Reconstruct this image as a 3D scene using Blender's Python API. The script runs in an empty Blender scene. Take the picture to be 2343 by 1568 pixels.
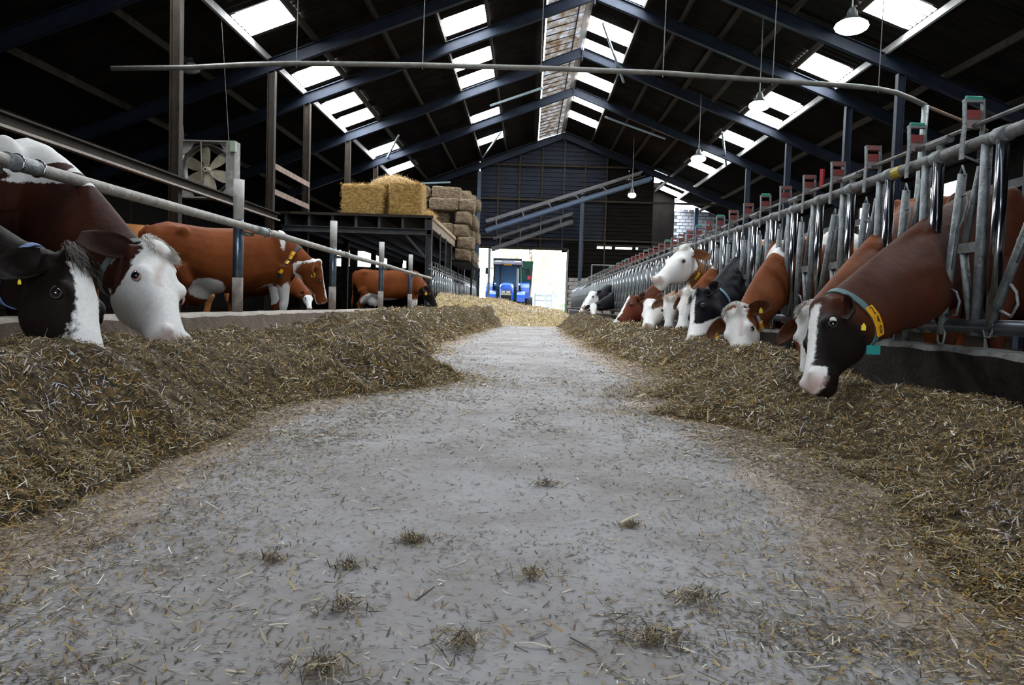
import bpy, math, random
import numpy as np
from mathutils import Vector, Matrix
rnd = random.Random(7)
rng = np.random.default_rng(11)
SC = bpy.context.scene
COL = SC.collection
# ------------------------------------------------------------------ camera
CAMH = 0.5
FPX = 1787.0
W_, H_ = 2343, 1568
CX, CY = W_ / 2, H_ / 2
fw = Vector((1207 - CX, -(699 - CY), -FPX)).normalized()      # world +Y seen from the camera
rl = math.radians(1.85)
up0 = Vector((math.sin(rl), math.cos(rl), 0))
upv = (up0 - fw * up0.dot(fw)).normalized()                   # world +Z seen from the camera
rtv = fw.cross(upv).normalized()                              # world +X seen from the camera
R = Matrix((rtv, fw, upv))                                    # camera -> world
cam = bpy.data.cameras.new('camera')
camo = bpy.data.objects.new('camera', cam)
COL.objects.link(camo)
camo.matrix_world = Matrix.Translation((0, 0, CAMH)) @ R.to_4x4()
cam.sensor_width = 36.0
cam.lens = FPX / W_ * 36.0
cam.clip_end = 400
cam.clip_start = 0.02
SC.camera = camo
SC.view_settings.view_transform = 'Standard'
SC.view_settings.look = 'None'
SC.view_settings.gamma = 1.0
SC.view_settings.use_curve_mapping = False
SC.view_settings.exposure = 1.15

def at(px, py, Y):
    "world point seen at a photograph pixel, at distance Y down the alley"
    d = R @ Vector((px - CX, -(py - CY), -FPX))
    return Vector((0, 0, CAMH)) + d * (Y / d.y)

# ------------------------------------------------------------------ world and light
wd = bpy.data.worlds.new('sky'); SC.world = wd; wd.use_nodes = True
nt = wd.node_tree
bg = nt.nodes['Background']
tc = nt.nodes.new('ShaderNodeTexCoord'); sx = nt.nodes.new('ShaderNodeSeparateXYZ')
rp = nt.nodes.new('ShaderNodeValToRGB')
rp.color_ramp.elements[0].position = 0.0; rp.color_ramp.elements[0].color = (0.95, 0.97, 1.0, 1)
rp.color_ramp.elements[1].position = 0.6; rp.color_ramp.elements[1].color = (0.70, 0.82, 1.0, 1)
nt.links.new(tc.outputs['Generated'], sx.inputs[0]); nt.links.new(sx.outputs['Z'], rp.inputs[0])
nt.links.new(rp.outputs[0], bg.inputs['Color'])
SKY = 4.2
bg.inputs['Strength'].default_value = SKY
ROOFLIGHT = 17.0
def area(name, loc, rot, sx_, sy_, power, col):
    l = bpy.data.lights.new(name, 'AREA'); l.shape = 'RECTANGLE'; l.size = sx_; l.size_y = sy_
    l.energy = power; l.color = col
    o = bpy.data.objects.new(name, l); COL.objects.link(o); o.location = loc; o.rotation_euler = rot
    return o
# daylight coming in through the open front door of the barn, behind the camera
area('front_door_daylight', (0.0, -6.5, 2.6), (math.radians(78), 0, 0), 6.0, 4.0, 45, (0.93, 0.96, 1.0))

# ------------------------------------------------------------------ materials
MATS = {}
def mat(name, col=(0.5, 0.5, 0.5), rough=0.6, metal=0.0, col2=None, nscale=6.0, bump=0.0, bscale=40.0,
        emit=None, estr=1.0, detail=6.0, stretch=None, col3=None, spec=0.5, trans=None, lo=0.35, hi=0.65):
    if name in MATS: return MATS[name]
    m = bpy.data.materials.new(name); m.use_nodes = True
    n = m.node_tree.nodes; L = m.node_tree.links
    b = n['Principled BSDF']
    b.inputs['Base Color'].default_value = (*col, 1)
    b.inputs['Roughness'].default_value = rough
    b.inputs['Metallic'].default_value = metal
    b.inputs['Specular IOR Level'].default_value = spec
    tcn = n.new('ShaderNodeTexCoord'); mp = n.new('ShaderNodeMapping')
    L.new(tcn.outputs['Object'], mp.inputs[0])
    if stretch: mp.inputs['Scale'].default_value = stretch
    if col2:
        t = n.new('ShaderNodeTexNoise'); t.inputs['Scale'].default_value = nscale; t.inputs['Detail'].default_value = detail
        t.inputs['Roughness'].default_value = 0.65
        L.new(mp.outputs[0], t.inputs['Vector'])
        r = n.new('ShaderNodeValToRGB'); e = r.color_ramp.elements
        e[0].position = lo; e[1].position = hi
        e[0].color = (*col, 1); e[1].color = (*col2, 1)
        if col3:
            x = e.new(0.5); x.color = (*col3, 1)
        L.new(t.outputs['Fac'], r.inputs[0]); L.new(r.outputs[0], b.inputs['Base Color'])
    if bump:
        t2 = n.new('ShaderNodeTexNoise'); t2.inputs['Scale'].default_value = bscale; t2.inputs['Detail'].default_value = 5
        L.new(mp.outputs[0], t2.inputs['Vector'])
        bp = n.new('ShaderNodeBump'); bp.inputs['Strength'].default_value = bump; bp.inputs['Distance'].default_value = 0.02
        L.new(t2.outputs['Fac'], bp.inputs['Height']); L.new(bp.outputs[0], b.inputs['Normal'])
    if emit:
        b.inputs['Emission Color'].default_value = (*emit, 1); b.inputs['Emission Strength'].default_value = estr
    MATS[name] = m
    return m
def attr_mat(name, attr='Col', rough=0.75, spec=0.3):
    m = bpy.data.materials.new(name); m.use_nodes = True
    n = m.node_tree.nodes; L = m.node_tree.links; b = n['Principled BSDF']
    a = n.new('ShaderNodeAttribute'); a.attribute_name = attr
    L.new(a.outputs['Color'], b.inputs['Base Color']); b.inputs['Roughness'].default_value = rough
    b.inputs['Specular IOR Level'].default_value = spec
    MATS[name] = m
    return m

# ------------------------------------------------------------------ object helpers
def tag(o, label=None, cat=None, group=None, kind=None):
    if label: o['label'] = label
    if cat: o['category'] = cat
    if group: o['group'] = group
    if kind: o['kind'] = kind
    return o
def thing(name, label, cat, loc=(0, 0, 0), group=None):
    o = bpy.data.objects.new(name, None); COL.objects.link(o); o.location = loc
    o.empty_display_size = 0.2
    return tag(o, label, cat, group)
def link(name, me, m, parent=None, smooth=False):
    o = bpy.data.objects.new(name, me); COL.objects.link(o)
    if m is not None and len(me.materials) == 0: me.materials.append(m)
    if smooth: me.polygons.foreach_set('use_smooth', np.ones(len(me.polygons), dtype=bool))
    if parent is not None:
        o.parent = parent
        bl = parent_loc(parent)
        o.location = -bl
    return o
def parent_loc(p):
    v = Vector((0, 0, 0))
    while p is not None:
        v += Vector(p.location); p = p.parent
    return v
def place(name, me, m, parent, loc, rot=None):
    "instance of a mesh that is built about its own origin, at a world location"
    o = bpy.data.objects.new(name, me); COL.objects.link(o)
    if m is not None and len(me.materials) == 0: me.materials.append(m)
    if parent is not None: o.parent = parent; o.location = Vector(loc) - parent_loc(parent)
    else: o.location = loc
    if rot is not None: o.rotation_euler = rot
    return o

class MB:
    def __init__(s): s.v = []; s.f = []
    def add(s, vs, fs):
        b = len(s.v); s.v += [tuple(v) for v in vs]; s.f += [tuple(b + i for i in f) for f in fs]; return s
    def box(s, lo, hi):
        x0, y0, z0 = lo; x1, y1, z1 = hi
        return s.add([(x0, y0, z0), (x1, y0, z0), (x1, y1, z0), (x0, y1, z0), (x0, y0, z1), (x1, y0, z1), (x1, y1, z1), (x0, y1, z1)],
                     [(0, 3, 2, 1), (4, 5, 6, 7), (0, 1, 5, 4), (1, 2, 6, 5), (2, 3, 7, 6), (3, 0, 4, 7)])
    def cbox(s, c, d):
        return s.box([c[i] - d[i] / 2 for i in range(3)], [c[i] + d[i] / 2 for i in range(3)])
    def bar(s, p0, p1, w, h, up=(0, 0, 1)):
        "rectangular bar from p0 to p1; w sideways, h along up"
        p0 = Vector(p0); p1 = Vector(p1); t = (p1 - p0).normalized(); u = Vector(up)
        sd = t.cross(u)
        if sd.length < 1e-4: sd = t.cross(Vector((1, 0, 0)))
        sd.normalize(); u = sd.cross(t)
        c = [(-1, -1), (1, -1), (1, 1), (-1, 1)]
        vs = [p + sd * (a * w / 2) + u * (b * h / 2) for p in (p0, p1) for a, b in c]
        return s.add(vs, [(0, 1, 2, 3), (7, 6, 5, 4), (0, 4, 5, 1), (1, 5, 6, 2), (2, 6, 7, 3), (3, 7, 4, 0)])
    def ibeam(s, p0, p1, w, h, up=(0, 0, 1), tf=0.02, tw=0.012):
        p0 = Vector(p0); p1 = Vector(p1); t = (p1 - p0).normalized(); sd = t.cross(Vector(up)).normalized(); u = sd.cross(t)
        s.bar(p0 + u * (h / 2 - tf / 2), p1 + u * (h / 2 - tf / 2), w, tf, up)
        s.bar(p0 - u * (h / 2 - tf / 2), p1 - u * (h / 2 - tf / 2), w, tf, up)
        return s.bar(p0, p1, tw, h - 2 * tf, up)
    def loft(s, rings, cap=True):
        n = len(rings[0]); b = len(s.v)
        vs = [tuple(p) for r in rings for p in r]; fs = []
        for i in range(len(rings) - 1):
            for j in range(n):
                k = (j + 1) % n
                fs.append((i * n + j, i * n + k, (i + 1) * n + k, (i + 1) * n + j))
        if cap:
            fs.append(tuple(reversed(range(n)))); q = (len(rings) - 1) * n; fs.append(tuple(q + j for j in range(n)))
        return s.add(vs, fs)
    def tube(s, pts, r, n=8, cap=True):
        pts = [Vector(p) for p in pts]; rr = r if isinstance(r, (list, tuple)) else [r] * len(pts)
        rings = []; prev = None
        for i, p in enumerate(pts):
            t = (pts[min(i + 1, len(pts) - 1)] - pts[max(i - 1, 0)]).normalized()
            if prev is None:
                a = t.cross(Vector((0, 0, 1)))
                if a.length < 0.05: a = t.cross(Vector((1, 0, 0)))
            else: a = prev - t * prev.dot(t)
            a.normalize(); prev = a; b = t.cross(a)
            rings.append([p + (a * math.cos(2 * math.pi * j / n) + b * math.sin(2 * math.pi * j / n)) * rr[i] for j in range(n)])
        return s.loft(rings, cap)
    def sphere(s, c, r, n=12, m=8, axes=None):
        r = (r, r, r) if not isinstance(r, (tuple, list)) else r
        ax = axes or (Vector((1, 0, 0)), Vector((0, 1, 0)), Vector((0, 0, 1))); c = Vector(c)
        rings = []
        for i in range(m + 1):
            ph = -math.pi / 2 + math.pi * (0.02 + 0.96 * i / m)
            rings.append([c + ax[0] * (r[0] * math.cos(ph) * math.cos(2 * math.pi * j / n)) + ax[1] * (r[1] * math.cos(ph) * math.sin(2 * math.pi * j / n)) + ax[2] * (r[2] * math.sin(ph)) for j in range(n)])
        return s.loft(rings)
    def mesh(s, name):
        me = bpy.data.meshes.new(name); me.from_pydata(s.v, [], s.f); me.update(); return me
    def build(s, name, m, parent=None, smooth=False):
        return link(name, s.mesh(name), m, parent, smooth)
def np_mesh(name, v, f):
    "fast mesh from arrays; f (n,4) or (n,3)"
    me = bpy.data.meshes.new(name); k = f.shape[1]
    me.vertices.add(len(v)); me.vertices.foreach_set('co', v.astype(np.float32).ravel())
    me.loops.add(f.size); me.loops.foreach_set('vertex_index', f.astype(np.int32).ravel())
    me.polygons.add(len(f)); me.polygons.foreach_set('loop_start', np.arange(0, f.size, k, dtype=np.int32))
    me.update(calc_edges=True); me.validate(); return me
def vnoise(x, y, seed=0):
    xi = np.floor(x).astype(np.int64); yi = np.floor(y).astype(np.int64); xf = x - xi; yf = y - yi
    def h(a, b):
        n = (a * 374761393 + b * 668265263 + seed * 1442695041) & 0xffffffff
        n = ((n ^ (n >> 13)) * 1274126177) & 0xffffffff
        return ((n ^ (n >> 16)) & 0xffff) / 65535.0
    u = xf * xf * (3 - 2 * xf); v = yf * yf * (3 - 2 * yf)
    return (h(xi, yi) * (1 - u) + h(xi + 1, yi) * u) * (1 - v) + (h(xi, yi + 1) * (1 - u) + h(xi + 1, yi + 1) * u) * v
def fbm(x, y, seed=0, o=4):
    t = 0; a = 0.5
    for i in range(o):
        t = t + a * vnoise(x * 2 ** i, y * 2 ** i, seed + i * 17); a *= 0.5
    return t

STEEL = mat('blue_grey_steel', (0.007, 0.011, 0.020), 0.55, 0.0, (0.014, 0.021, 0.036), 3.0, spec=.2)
RUSTY = mat('brown_painted_steel', (0.017, 0.012, 0.008), 0.6, 0.0, (0.034, 0.026, 0.018), 4.0, 0.2, spec=.2)
PURL = mat('purlin_wood', (0.020, 0.016, 0.012), 0.8, 0.0, (0.04, 0.032, 0.024), 5.0, spec=.1)
PURLW = mat('lit_purlin_tone', (0.30, 0.30, 0.30), 0.7, 0.0, (0.4, 0.4, 0.4), 5.0)  # pale tone: rooflight brightness on the purlins is put into the colour
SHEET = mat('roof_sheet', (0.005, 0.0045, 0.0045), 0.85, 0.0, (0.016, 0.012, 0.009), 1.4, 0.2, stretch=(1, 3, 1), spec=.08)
GALV = mat('galvanised_pipe', (0.12, 0.137, 0.147), 0.5, 0.35, (0.27, 0.305, 0.315), 14.0, 0.35, 60)
CHROME = mat('bright_zinc', (0.46, 0.49, 0.53), 0.16, 1.0, (0.33, 0.36, 0.4), 20.0)
DARKGALV = mat('dirty_pipe', (0.11, 0.11, 0.11), 0.6, 0.3, (0.24, 0.25, 0.25), 8.0, 0.35, 50)
# ------------------------------------------------------------------ setting: floor, ground, walls, roof
YG = 40.7                      # gable wall
ZR = 9.5; XR = 1.6; SL = 0.384 # ridge height above floor, ridge x, slope
def zl(x): return ZR - SL * (XR - x)
def zr(x): return ZR - SL * (x - XR)
def zroof(x): return zl(x) if x < XR else zr(x)

def floor_mat():
    m = bpy.data.materials.new('alley_concrete'); m.use_nodes = True
    n = m.node_tree.nodes; L = m.node_tree.links; b = n['Principled BSDF']
    tcn = n.new('ShaderNodeTexCoord'); sp = n.new('ShaderNodeSeparateXYZ'); L.new(tcn.outputs['Object'], sp.inputs[0])
    def noise(sc, d=6, r=0.6, vec=None):
        t = n.new('ShaderNodeTexNoise'); t.inputs['Scale'].default_value = sc; t.inputs['Detail'].default_value = d; t.inputs['Roughness'].default_value = r
        L.new(vec or tcn.outputs['Object'], t.inputs['Vector']); return t.outputs['Fac']
    def ramp(v, stops):
        r = n.new('ShaderNodeValToRGB'); e = r.color_ramp.elements
        e[0].position = stops[0][0]; e[0].color = (*stops[0][1], 1); e[1].position = stops[-1][0]; e[1].color = (*stops[-1][1], 1)
        for p, c in stops[1:-1]:
            x = e.new(p); x.color = (*c, 1)
        L.new(v, r.inputs[0]); return r.outputs[0]
    def math_(op, a, b2):
        q = n.new('ShaderNodeMath'); q.operation = op
        for i, z in enumerate((a, b2)):
            if isinstance(z, (int, float)): q.inputs[i].default_value = z
            elif z is not None: L.new(z, q.inputs[i])
        return q.outputs[0]
    def mix(f, a, c):
        q = n.new('ShaderNodeMix'); q.data_type = 'RGBA'; L.new(f, q.inputs['Factor']); L.new(a, q.inputs[6]); L.new(c, q.inputs[7]); return q.outputs[2]
    grey = ramp(noise(0.9, 8, 0.65), [(0.3, (0.28, 0.262, 0.255)), (0.5, (0.365, 0.36, 0.365)), (0.7, (0.44, 0.445, 0.46))])
    beige = ramp(noise(1.6, 8, 0.65), [(0.3, (0.36, 0.30, 0.255)), (0.7, (0.50, 0.43, 0.38))])
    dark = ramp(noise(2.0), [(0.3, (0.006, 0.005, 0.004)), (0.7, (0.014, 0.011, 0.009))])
    # worn coating down the middle, bare concrete at both sides
    nb = math_('MULTIPLY', math_('SUBTRACT', noise(0.7, 6), 0.5), 1.1)
    ax = math_('ABSOLUTE', math_('ADD', sp.outputs['X'], 0.12), None)
    side = math_('MULTIPLY', math_('SUBTRACT', math_('ADD', ax, nb), 0.72), 14.0)
    c = n.new('ShaderNodeClamp'); L.new(side, c.inputs[0])
    col = mix(c.outputs[0], grey, beige)
    # fine specks of trodden-in dirt
    spk = ramp(noise(55, 3, 0.7), [(0.30, (0.35, 0.33, 0.30)), (0.43, (1, 1, 1))])
    q = n.new('ShaderNodeMix'); q.data_type = 'RGBA'; q.blend_type = 'MULTIPLY'; q.inputs['Factor'].default_value = 0.8
    L.new(col, q.inputs[6]); L.new(spk, q.inputs[7])
    # dirt film growing towards the heaps and towards the entrance
    dirt = ramp(noise(2.6, 8, 0.7), [(0.42, (1, 1, 1)), (0.66, (0.62, 0.56, 0.50))])
    q2 = n.new('ShaderNodeMix'); q2.data_type = 'RGBA'; q2.blend_type = 'MULTIPLY'; q2.inputs['Factor'].default_value = 0.8
    L.new(q.outputs[2], q2.inputs[6]); L.new(dirt, q2.inputs[7])
    ds = ramp(noise(22, 6, .75), [(0.36, (0.10, 0.075, 0.045)), (0.5, (0.22, 0.175, 0.12)), (0.66, (0.36, 0.32, 0.26))])
    dm = math_('MULTIPLY', math_('ADD', math_('SUBTRACT', math_('ABSOLUTE', sp.outputs['X'], None), 1.02), math_('ADD', math_('MULTIPLY', math_('SUBTRACT', noise(2.2, 6), .5), 1.0), math_('MULTIPLY', math_('SUBTRACT', noise(16, 6, .75), .5), 1.1))), 4.5)
    c3 = n.new('ShaderNodeClamp'); L.new(dm, c3.inputs[0])
    q3 = mix(c3.outputs[0], q2.outputs[2], ds)
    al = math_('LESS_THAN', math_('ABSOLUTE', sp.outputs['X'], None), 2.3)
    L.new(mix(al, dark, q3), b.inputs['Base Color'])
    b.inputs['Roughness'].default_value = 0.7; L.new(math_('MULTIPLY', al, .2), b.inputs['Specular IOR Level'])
    bp = n.new('ShaderNodeBump'); bp.inputs['Strength'].default_value = 0.35; bp.inputs['Distance'].default_value = 0.006
    L.new(noise(70, 4, 0.7), bp.inputs['Height']); L.new(bp.outputs[0], b.inputs['Normal'])
    return m
tag(MB().box((-14, -7, -0.2), (14, 46.5, 0)).build('floor', floor_mat()), kind='structure')
tag(MB().box((-90, 46.5, -0.35), (90, 160, -0.02)).build('ground', mat('outside_ground', (0.34, 0.33, 0.33), 0.9, 0, (0.42, 0.41, 0.42), 0.6)), kind='structure')

def clad(x0, x1, z0, z1, y, m, parent, name='wall_sheet', pitch=0.2):
    "horizontal ribbed cladding sheet"
    b = MB(); k = max(2, int((z1 - z0) / pitch))
    prof = []
    for i in range(k):
        a = z0 + (z1 - z0) * i / k; c = (z1 - z0) / k
        prof += [(a, 0), (a + c * 0.45, 0), (a + c * 0.55, 0.035), (a + c * 0.95, 0.035)]
    prof.append((z1, 0))
    vs = []
    for zz, d in prof: vs += [(x0, y - d, zz), (x1, y - d, zz)]
    b.add(vs, [(2 * i, 2 * i + 1, 2 * i + 3, 2 * i + 2) for i in range(len(prof) - 1)])
    return b.build(name, m, parent)
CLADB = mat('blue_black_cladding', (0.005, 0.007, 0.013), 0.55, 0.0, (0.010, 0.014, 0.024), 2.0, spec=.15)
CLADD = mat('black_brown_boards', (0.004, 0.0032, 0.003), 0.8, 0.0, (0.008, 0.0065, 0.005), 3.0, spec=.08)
wb = thing('wall_back', None, None, (0, YG, 0)); tag(wb, kind='structure')
PX = [-2.66, -1.69, -0.60, 0.55, 1.68, 2.76, 3.87, 5.0, 6.3]
GZ = [3.95, 5.95, 7.70]
def gable_field(xa, xb, za, cl):
    # sheets between posts up to the roof line, stacked between girts
    lv = [za] + [g for g in GZ if g > za + 0.2] + [99]
    for a, c in zip(lv[:-1], lv[1:]):
        top = min(c, min(zroof(xa), zroof(xb)) - 0.05)
        if top > a + 0.1: clad(xa, xb, a, top, YG, cl, wb)
    za2 = min(zroof(xa), zroof(xb)) - 0.05
    MB().add([(xa, YG, za2), (xb, YG, za2), (xb, YG, zroof(xb)), (xa, YG, zroof(xa))], [(0, 1, 2, 3)]).build('wall_sheet', cl, wb)
for i in range(len(PX) - 1):
    xa, xb = PX[i], PX[i + 1]
    z0 = 3.42 if xb < 1.95 else 3.75
    if i == 0: z0 = 3.42
    gable_field(xa, xb, z0, CLADB if i < 6 else CLADD)
    if z0 == 3.75 : pass
# dark board wall right of the door, with a slit that lets daylight through
for xa, xb in ((1.95, 2.76), (2.76, 3.4), (3.4, 4.6), (4.6, 5.6), (5.6, 6.3)):
    clad(xa, xb, 2.0, 3.55, YG, CLADD, wb)
    if xa < 3.3: clad(xa, xb, 3.55, 3.75, YG, CLADD, wb)
MB().box((1.68, YG - .01, 3.3), (3.4, YG + .02, 3.8)).build('wall_sheet', CLADD, wb)
for xa, xb in ((3.4, 3.5), (4.25, 4.45), (5.3, 5.5), (6.2, 6.3)):
    clad(xa, xb, 3.55, 3.75, YG, CLADD, wb)
MB().box((3.4, YG - .02, 3.66), (6.3, YG + .02, 3.76)).build('batten', RUSTY, wb)
# left of the door: open strip, then dark boards with small windows under the bale platform
clad(-14, -11.5, 0, 3.4, YG, CLADD, wb, pitch=.3)
for xa, xb in ((-11.5, -10.2), (-10.2, -8.9), (-8.9, -6.4), (-6.4, -4.0), (-4.0, -2.7)):
    clad(xa, xb, 0, 2.2, YG, CLADD, wb, pitch=.3)
    gable_field(xa, xb, 3.1, CLADD)
for xa, xb in ((-11.5, -10.05), (-9.75, -9.62), (-9.30, -8.95), (-8.2, -8.05), (-7.35, -6.6), (-6.35, -2.7)):
    clad(xa, xb, 2.2, 3.1, YG, CLADD, wb, pitch=.3)
WINF = mat('window_frame', (0.06, 0.055, 0.05), 0.6)
for k, (xa, xb) in enumerate(((-10.05, -9.75), (-9.62, -9.30), (-8.95, -8.2), (-8.05, -7.35), (-6.6, -6.35))):
    b = MB()
    for q in (((xa, 0, 2.2), (xa + .03, 0, 3.1)), ((xb - .03, 0, 2.2), (xb, 0, 3.1)), ((xa, 0, 2.2), (xb, 0, 2.24)), ((xa, 0, 3.06), (xb, 0, 3.1))):
        b.box((q[0][0], YG - .05, q[0][2]), (q[1][0], YG + .05, q[1][2]))
    tag(b.build('window_%d' % (k + 1), WINF), kind='structure')
clad(-14, -11.5, 3.4, 4.0, YG, CLADD, wb)
gb = MB()
for x in PX[:7]:
    zb = 3.45 if x < 1.9 else 2.4
    if x in (-2.66,): continue
    MB().bar((x, YG - .09, zb), (x, YG - .09, zroof(x) - .25), .09, .09, (0, 1, 0)).build('wall_post', PURL if x != 1.68 else STEEL, wb)
for z in GZ[1:]:
    MB().bar((-2.66, YG - .14, z), (XR + (ZR - z) / SL - .3, YG - .14, z), .1, .1).build('wall_girt', PURL, wb)
MB().bar((-2.66, YG - .14, GZ[0]), (8.2, YG - .14, GZ[0]), .08, .08).build('wall_girt', RUSTY, wb)
MB().bar((-2.66, YG - .14, 3.45), (2.0, YG - .14, 3.45), .12, .14).build('door_lintel', PURL, wb)
MB().bar((-2.05, YG - .14, 0), (-2.05, YG - .14, 3.45), .12, .12, (0, 1, 0)).build('door_post', GALV, wb)
MB().bar((1.98, YG - .14, 0), (1.98, YG - .14, 3.45), .10, .10, (0, 1, 0)).build('door_post', GALV, wb)
# pale block base wall right of the door
BRK = mat('pale_block', (0.33, 0.29, 0.25), 0.85, 0, (0.46, 0.42, 0.37), 9, .3)
MORT = mat('block_joint', (0.10, 0.09, 0.08), 0.9)
MB().box((2.03, YG - .04, 0), (3.1, YG + .1, 2.0)).build('block_backing', MORT, wb)
bm_ = MB().cbox((0, 0, 0), (.24, .1, .17)).mesh('block'); bm_.materials.append(BRK)
for r in range(10):
    for c in range(4):
        place('block', bm_, None, wb, (2.17 + c * .26 + (r % 2) * .06, YG - .06 - rnd.random() * .006, .1 + r * .2))
MB().box((3.2, YG - .1, 0), (6.3, YG + .05, 1.55)).build('rendered_base', mat('beige_render', (0.42, 0.34, 0.27), 0.9, 0, (0.5, 0.42, 0.34), 4), wb)
MB().box((3.1, YG - .13, 1.55), (6.3, YG - .02, 2.02)).build('board', RUSTY, wb)

# extension on the right behind the gable: white brick wall and its bright roof sheets
YB = 45.6
wl = thing('wall_brick', None, None, (8.4, YB, 0)); tag(wl, kind='structure')
WBR = mat('whitewashed_brick', (0.42, 0.45, 0.52), 0.8, 0, (0.55, 0.58, 0.64), 6, .3)
MB().box((8.3, YB + .02, 0), (13.5, YB + .2, 6.2)).build('mortar_backing', mat('dark_joint', (0.12, 0.13, 0.15), .9), wl)
wbk = MB().cbox((0, 0, 0), (.30, .06, .155)).mesh('brick'); wbk.materials.append(WBR)
for r in range(18):
    for c in range(12):
        x = 8.47 + c * .33 + (r % 2) * .16; z = 3.0 + r * .19
        if z > zr(x) - .15 or x > 12.4: continue
        if 9.9 < x < 11.6 and 3.3 < z < 4.45: continue
        place('brick', wbk, None, wl, (x, YB + rnd.random() * .01, z))
MB().box((9.85, YB - .05, 3.25), (11.7, YB + .02, 4.5)).build('dark_hatch', mat('dark_hole', (0.01, 0.01, 0.012), .9), wl)
MB().box((6.3, YB, 0), (8.3, YB + .1, 7.8)).build('dark_boards', CLADD, wl)
b = MB()
for x, z0, z1 in ((8.8, 2.6, 4.9), (9.5, 2.6, 5.2), (10.3, 2.6, 5.6), (11.0, 2.6, 5.6)):
    b.tube([(x, YB - .5, z0), (x, YB - .5, z1)], .03, 6)
b.tube([(9.5, YB - .5, 5.2), (11.6, YB - .5, 5.2)], .03, 6); b.tube([(10.3, YB - .5, 5.6), (12.2, YB - .5, 5.6)], .03, 6); b.tube([(8.8, YB - .5, 4.9), (9.3, YB - .5, 4.9)], .03, 6)
tag(b.build('pipe_ladder_frame', RUSTY), 'thin brown pipe frame in front of the white brick wall', 'frame')

wf_ = thing('wall_front', None, None, (0, -7.2, 0)); tag(wf_, kind='structure')
for xa, xb, z0, z1 in ((-13.1, -2.3, 0, 4.2), (2.3, 13.1, 0, 4.2), (-2.3, 2.3, 3.9, 4.2), (-13.1, 13.1, 4.2, 9.6)):
    MB().box((xa, -7.3, z0), (xb, -7.2, z1)).build('wall_panel', CLADD, wf_)
# side walls, far back in the dark
wr = thing('wall_right', None, None, (13, 20, 0)); tag(wr, kind='structure')
for k in range(13):
    ya = -7 + k * 4.05
    MB().box((13, ya, 0), (13.1, ya + 4.0, 1.6)).build('wall_panel', CLADD, wr)
BATT = mat('grey_batten', (0.13, 0.135, 0.14), .7, 0, (0.20, 0.205, 0.21), 4)
for z in (1.8, 2.35, 2.9, 3.45, 4.05):
    MB().box((12.9, -7, z), (12.96, 45.5, z + .24)).build('wall_slat', BATT, wr)
for ya, yb in ((-7, 15), (17, 24), (26.5, 30.5), (31.5, 38.5), (40.5, 46)):
    MB().box((13.0, ya, 1.6), (13.08, yb, 5.2)).build('wall_panel', CLADD, wr)
for ya, yb in ((15, 17), (24, 26.5), (30.5, 31.5), (38.5, 40.5)):
    MB().box((13.0, ya, 1.6), (13.08, yb, 3.5)).build('wall_panel', CLADD, wr)
    MB().box((13.0, ya, 4.75), (13.08, yb, 5.2)).build('wall_panel', CLADD, wr)
wlft = thing('wall_left', None, None, (-13, 20, 0)); tag(wlft, kind='structure')
for k in range(13):
    ya = -7 + k * 4.05
    MB().box((-13.1, ya, 0), (-13, ya + 4.0, 3.95)).build('wall_panel', CLADD, wlft)

# roof: corrugated sheets with rows of translucent roof lights
SKYL = mat('rooflight_sheet', (0.9, 0.93, 0.95), 0.5, emit=(0.94, 0.97, 1.0), estr=ROOFLIGHT)
SKYD = mat('dull_rooflight_sheet', (0.8, 0.82, 0.85), 0.5, emit=(0.9, 0.95, 1.0), estr=1.5)
def sheet_mesh(xa, xb, L):
    "corrugated sheet: slope from xa to xb, waves along Y, length L"
    k = 6; n = k * 2
    vs = []
    for i in range(n + 1):
        y = -L / 2 + L * i / n; d = 0.0 if i % 2 else 0.035
        vs += [(xa, y, d), (xb, y, d)]
    return vs, [(2 * i, 2 * i + 1, 2 * i + 3, 2 * i + 2) for i in range(n)]
def roof_row(parent, xa, xb, lights, zf, y0=-7.2, y1=41.0, ln=1.25, holes=()):
    segs = []; y = y0
    for c in sorted(lights):
        segs.append((y, c - ln / 2, False)); segs.append((c - ln / 2, c + ln / 2, True)); y = c + ln / 2
    segs.append((y, y1, False))
    for a, c, isl in segs:
        if c - a < .02: continue
        k = 1 if isl else max(1, round((c - a) / 1.3))
        for i in range(k):
            ya = a + (c - a) * i / k; yb = a + (c - a) * (i + 1) / k
            sg_ = 1 if xb > xa else -1
            vs, fs = sheet_mesh(xa - sg_ * (0 if isl else .10), xb + sg_ * (0 if isl else .10), yb - ya + (0 if isl else .02))
            m_ = (ya + yb) / 2
            vs = [(v[0], v[1] + m_, zf(v[0]) + (v[2] + .02) * (1 if not isl else .6)) for v in vs]
            MB().add(vs, fs).build('rooflight_panel' if isl else 'roof_sheet', SKYL if isl else SHEET, parent)
cl_ = thing('ceiling_left', None, None, (-5, 20, 6)); tag(cl_, kind='structure')
cr_ = thing('ceiling_right', None, None, (6, 20, 6)); tag(cr_, kind='structure')
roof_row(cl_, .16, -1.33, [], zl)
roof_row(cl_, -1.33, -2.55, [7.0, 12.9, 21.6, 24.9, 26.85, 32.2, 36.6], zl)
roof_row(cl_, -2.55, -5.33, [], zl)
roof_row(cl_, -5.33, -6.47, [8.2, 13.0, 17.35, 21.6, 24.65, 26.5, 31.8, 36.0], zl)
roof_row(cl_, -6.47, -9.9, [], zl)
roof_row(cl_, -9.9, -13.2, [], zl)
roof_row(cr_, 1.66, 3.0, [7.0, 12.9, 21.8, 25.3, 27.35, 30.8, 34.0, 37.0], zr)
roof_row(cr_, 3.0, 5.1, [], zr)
roof_row(cr_, 5.1, 7.14, [], zr)
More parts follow.
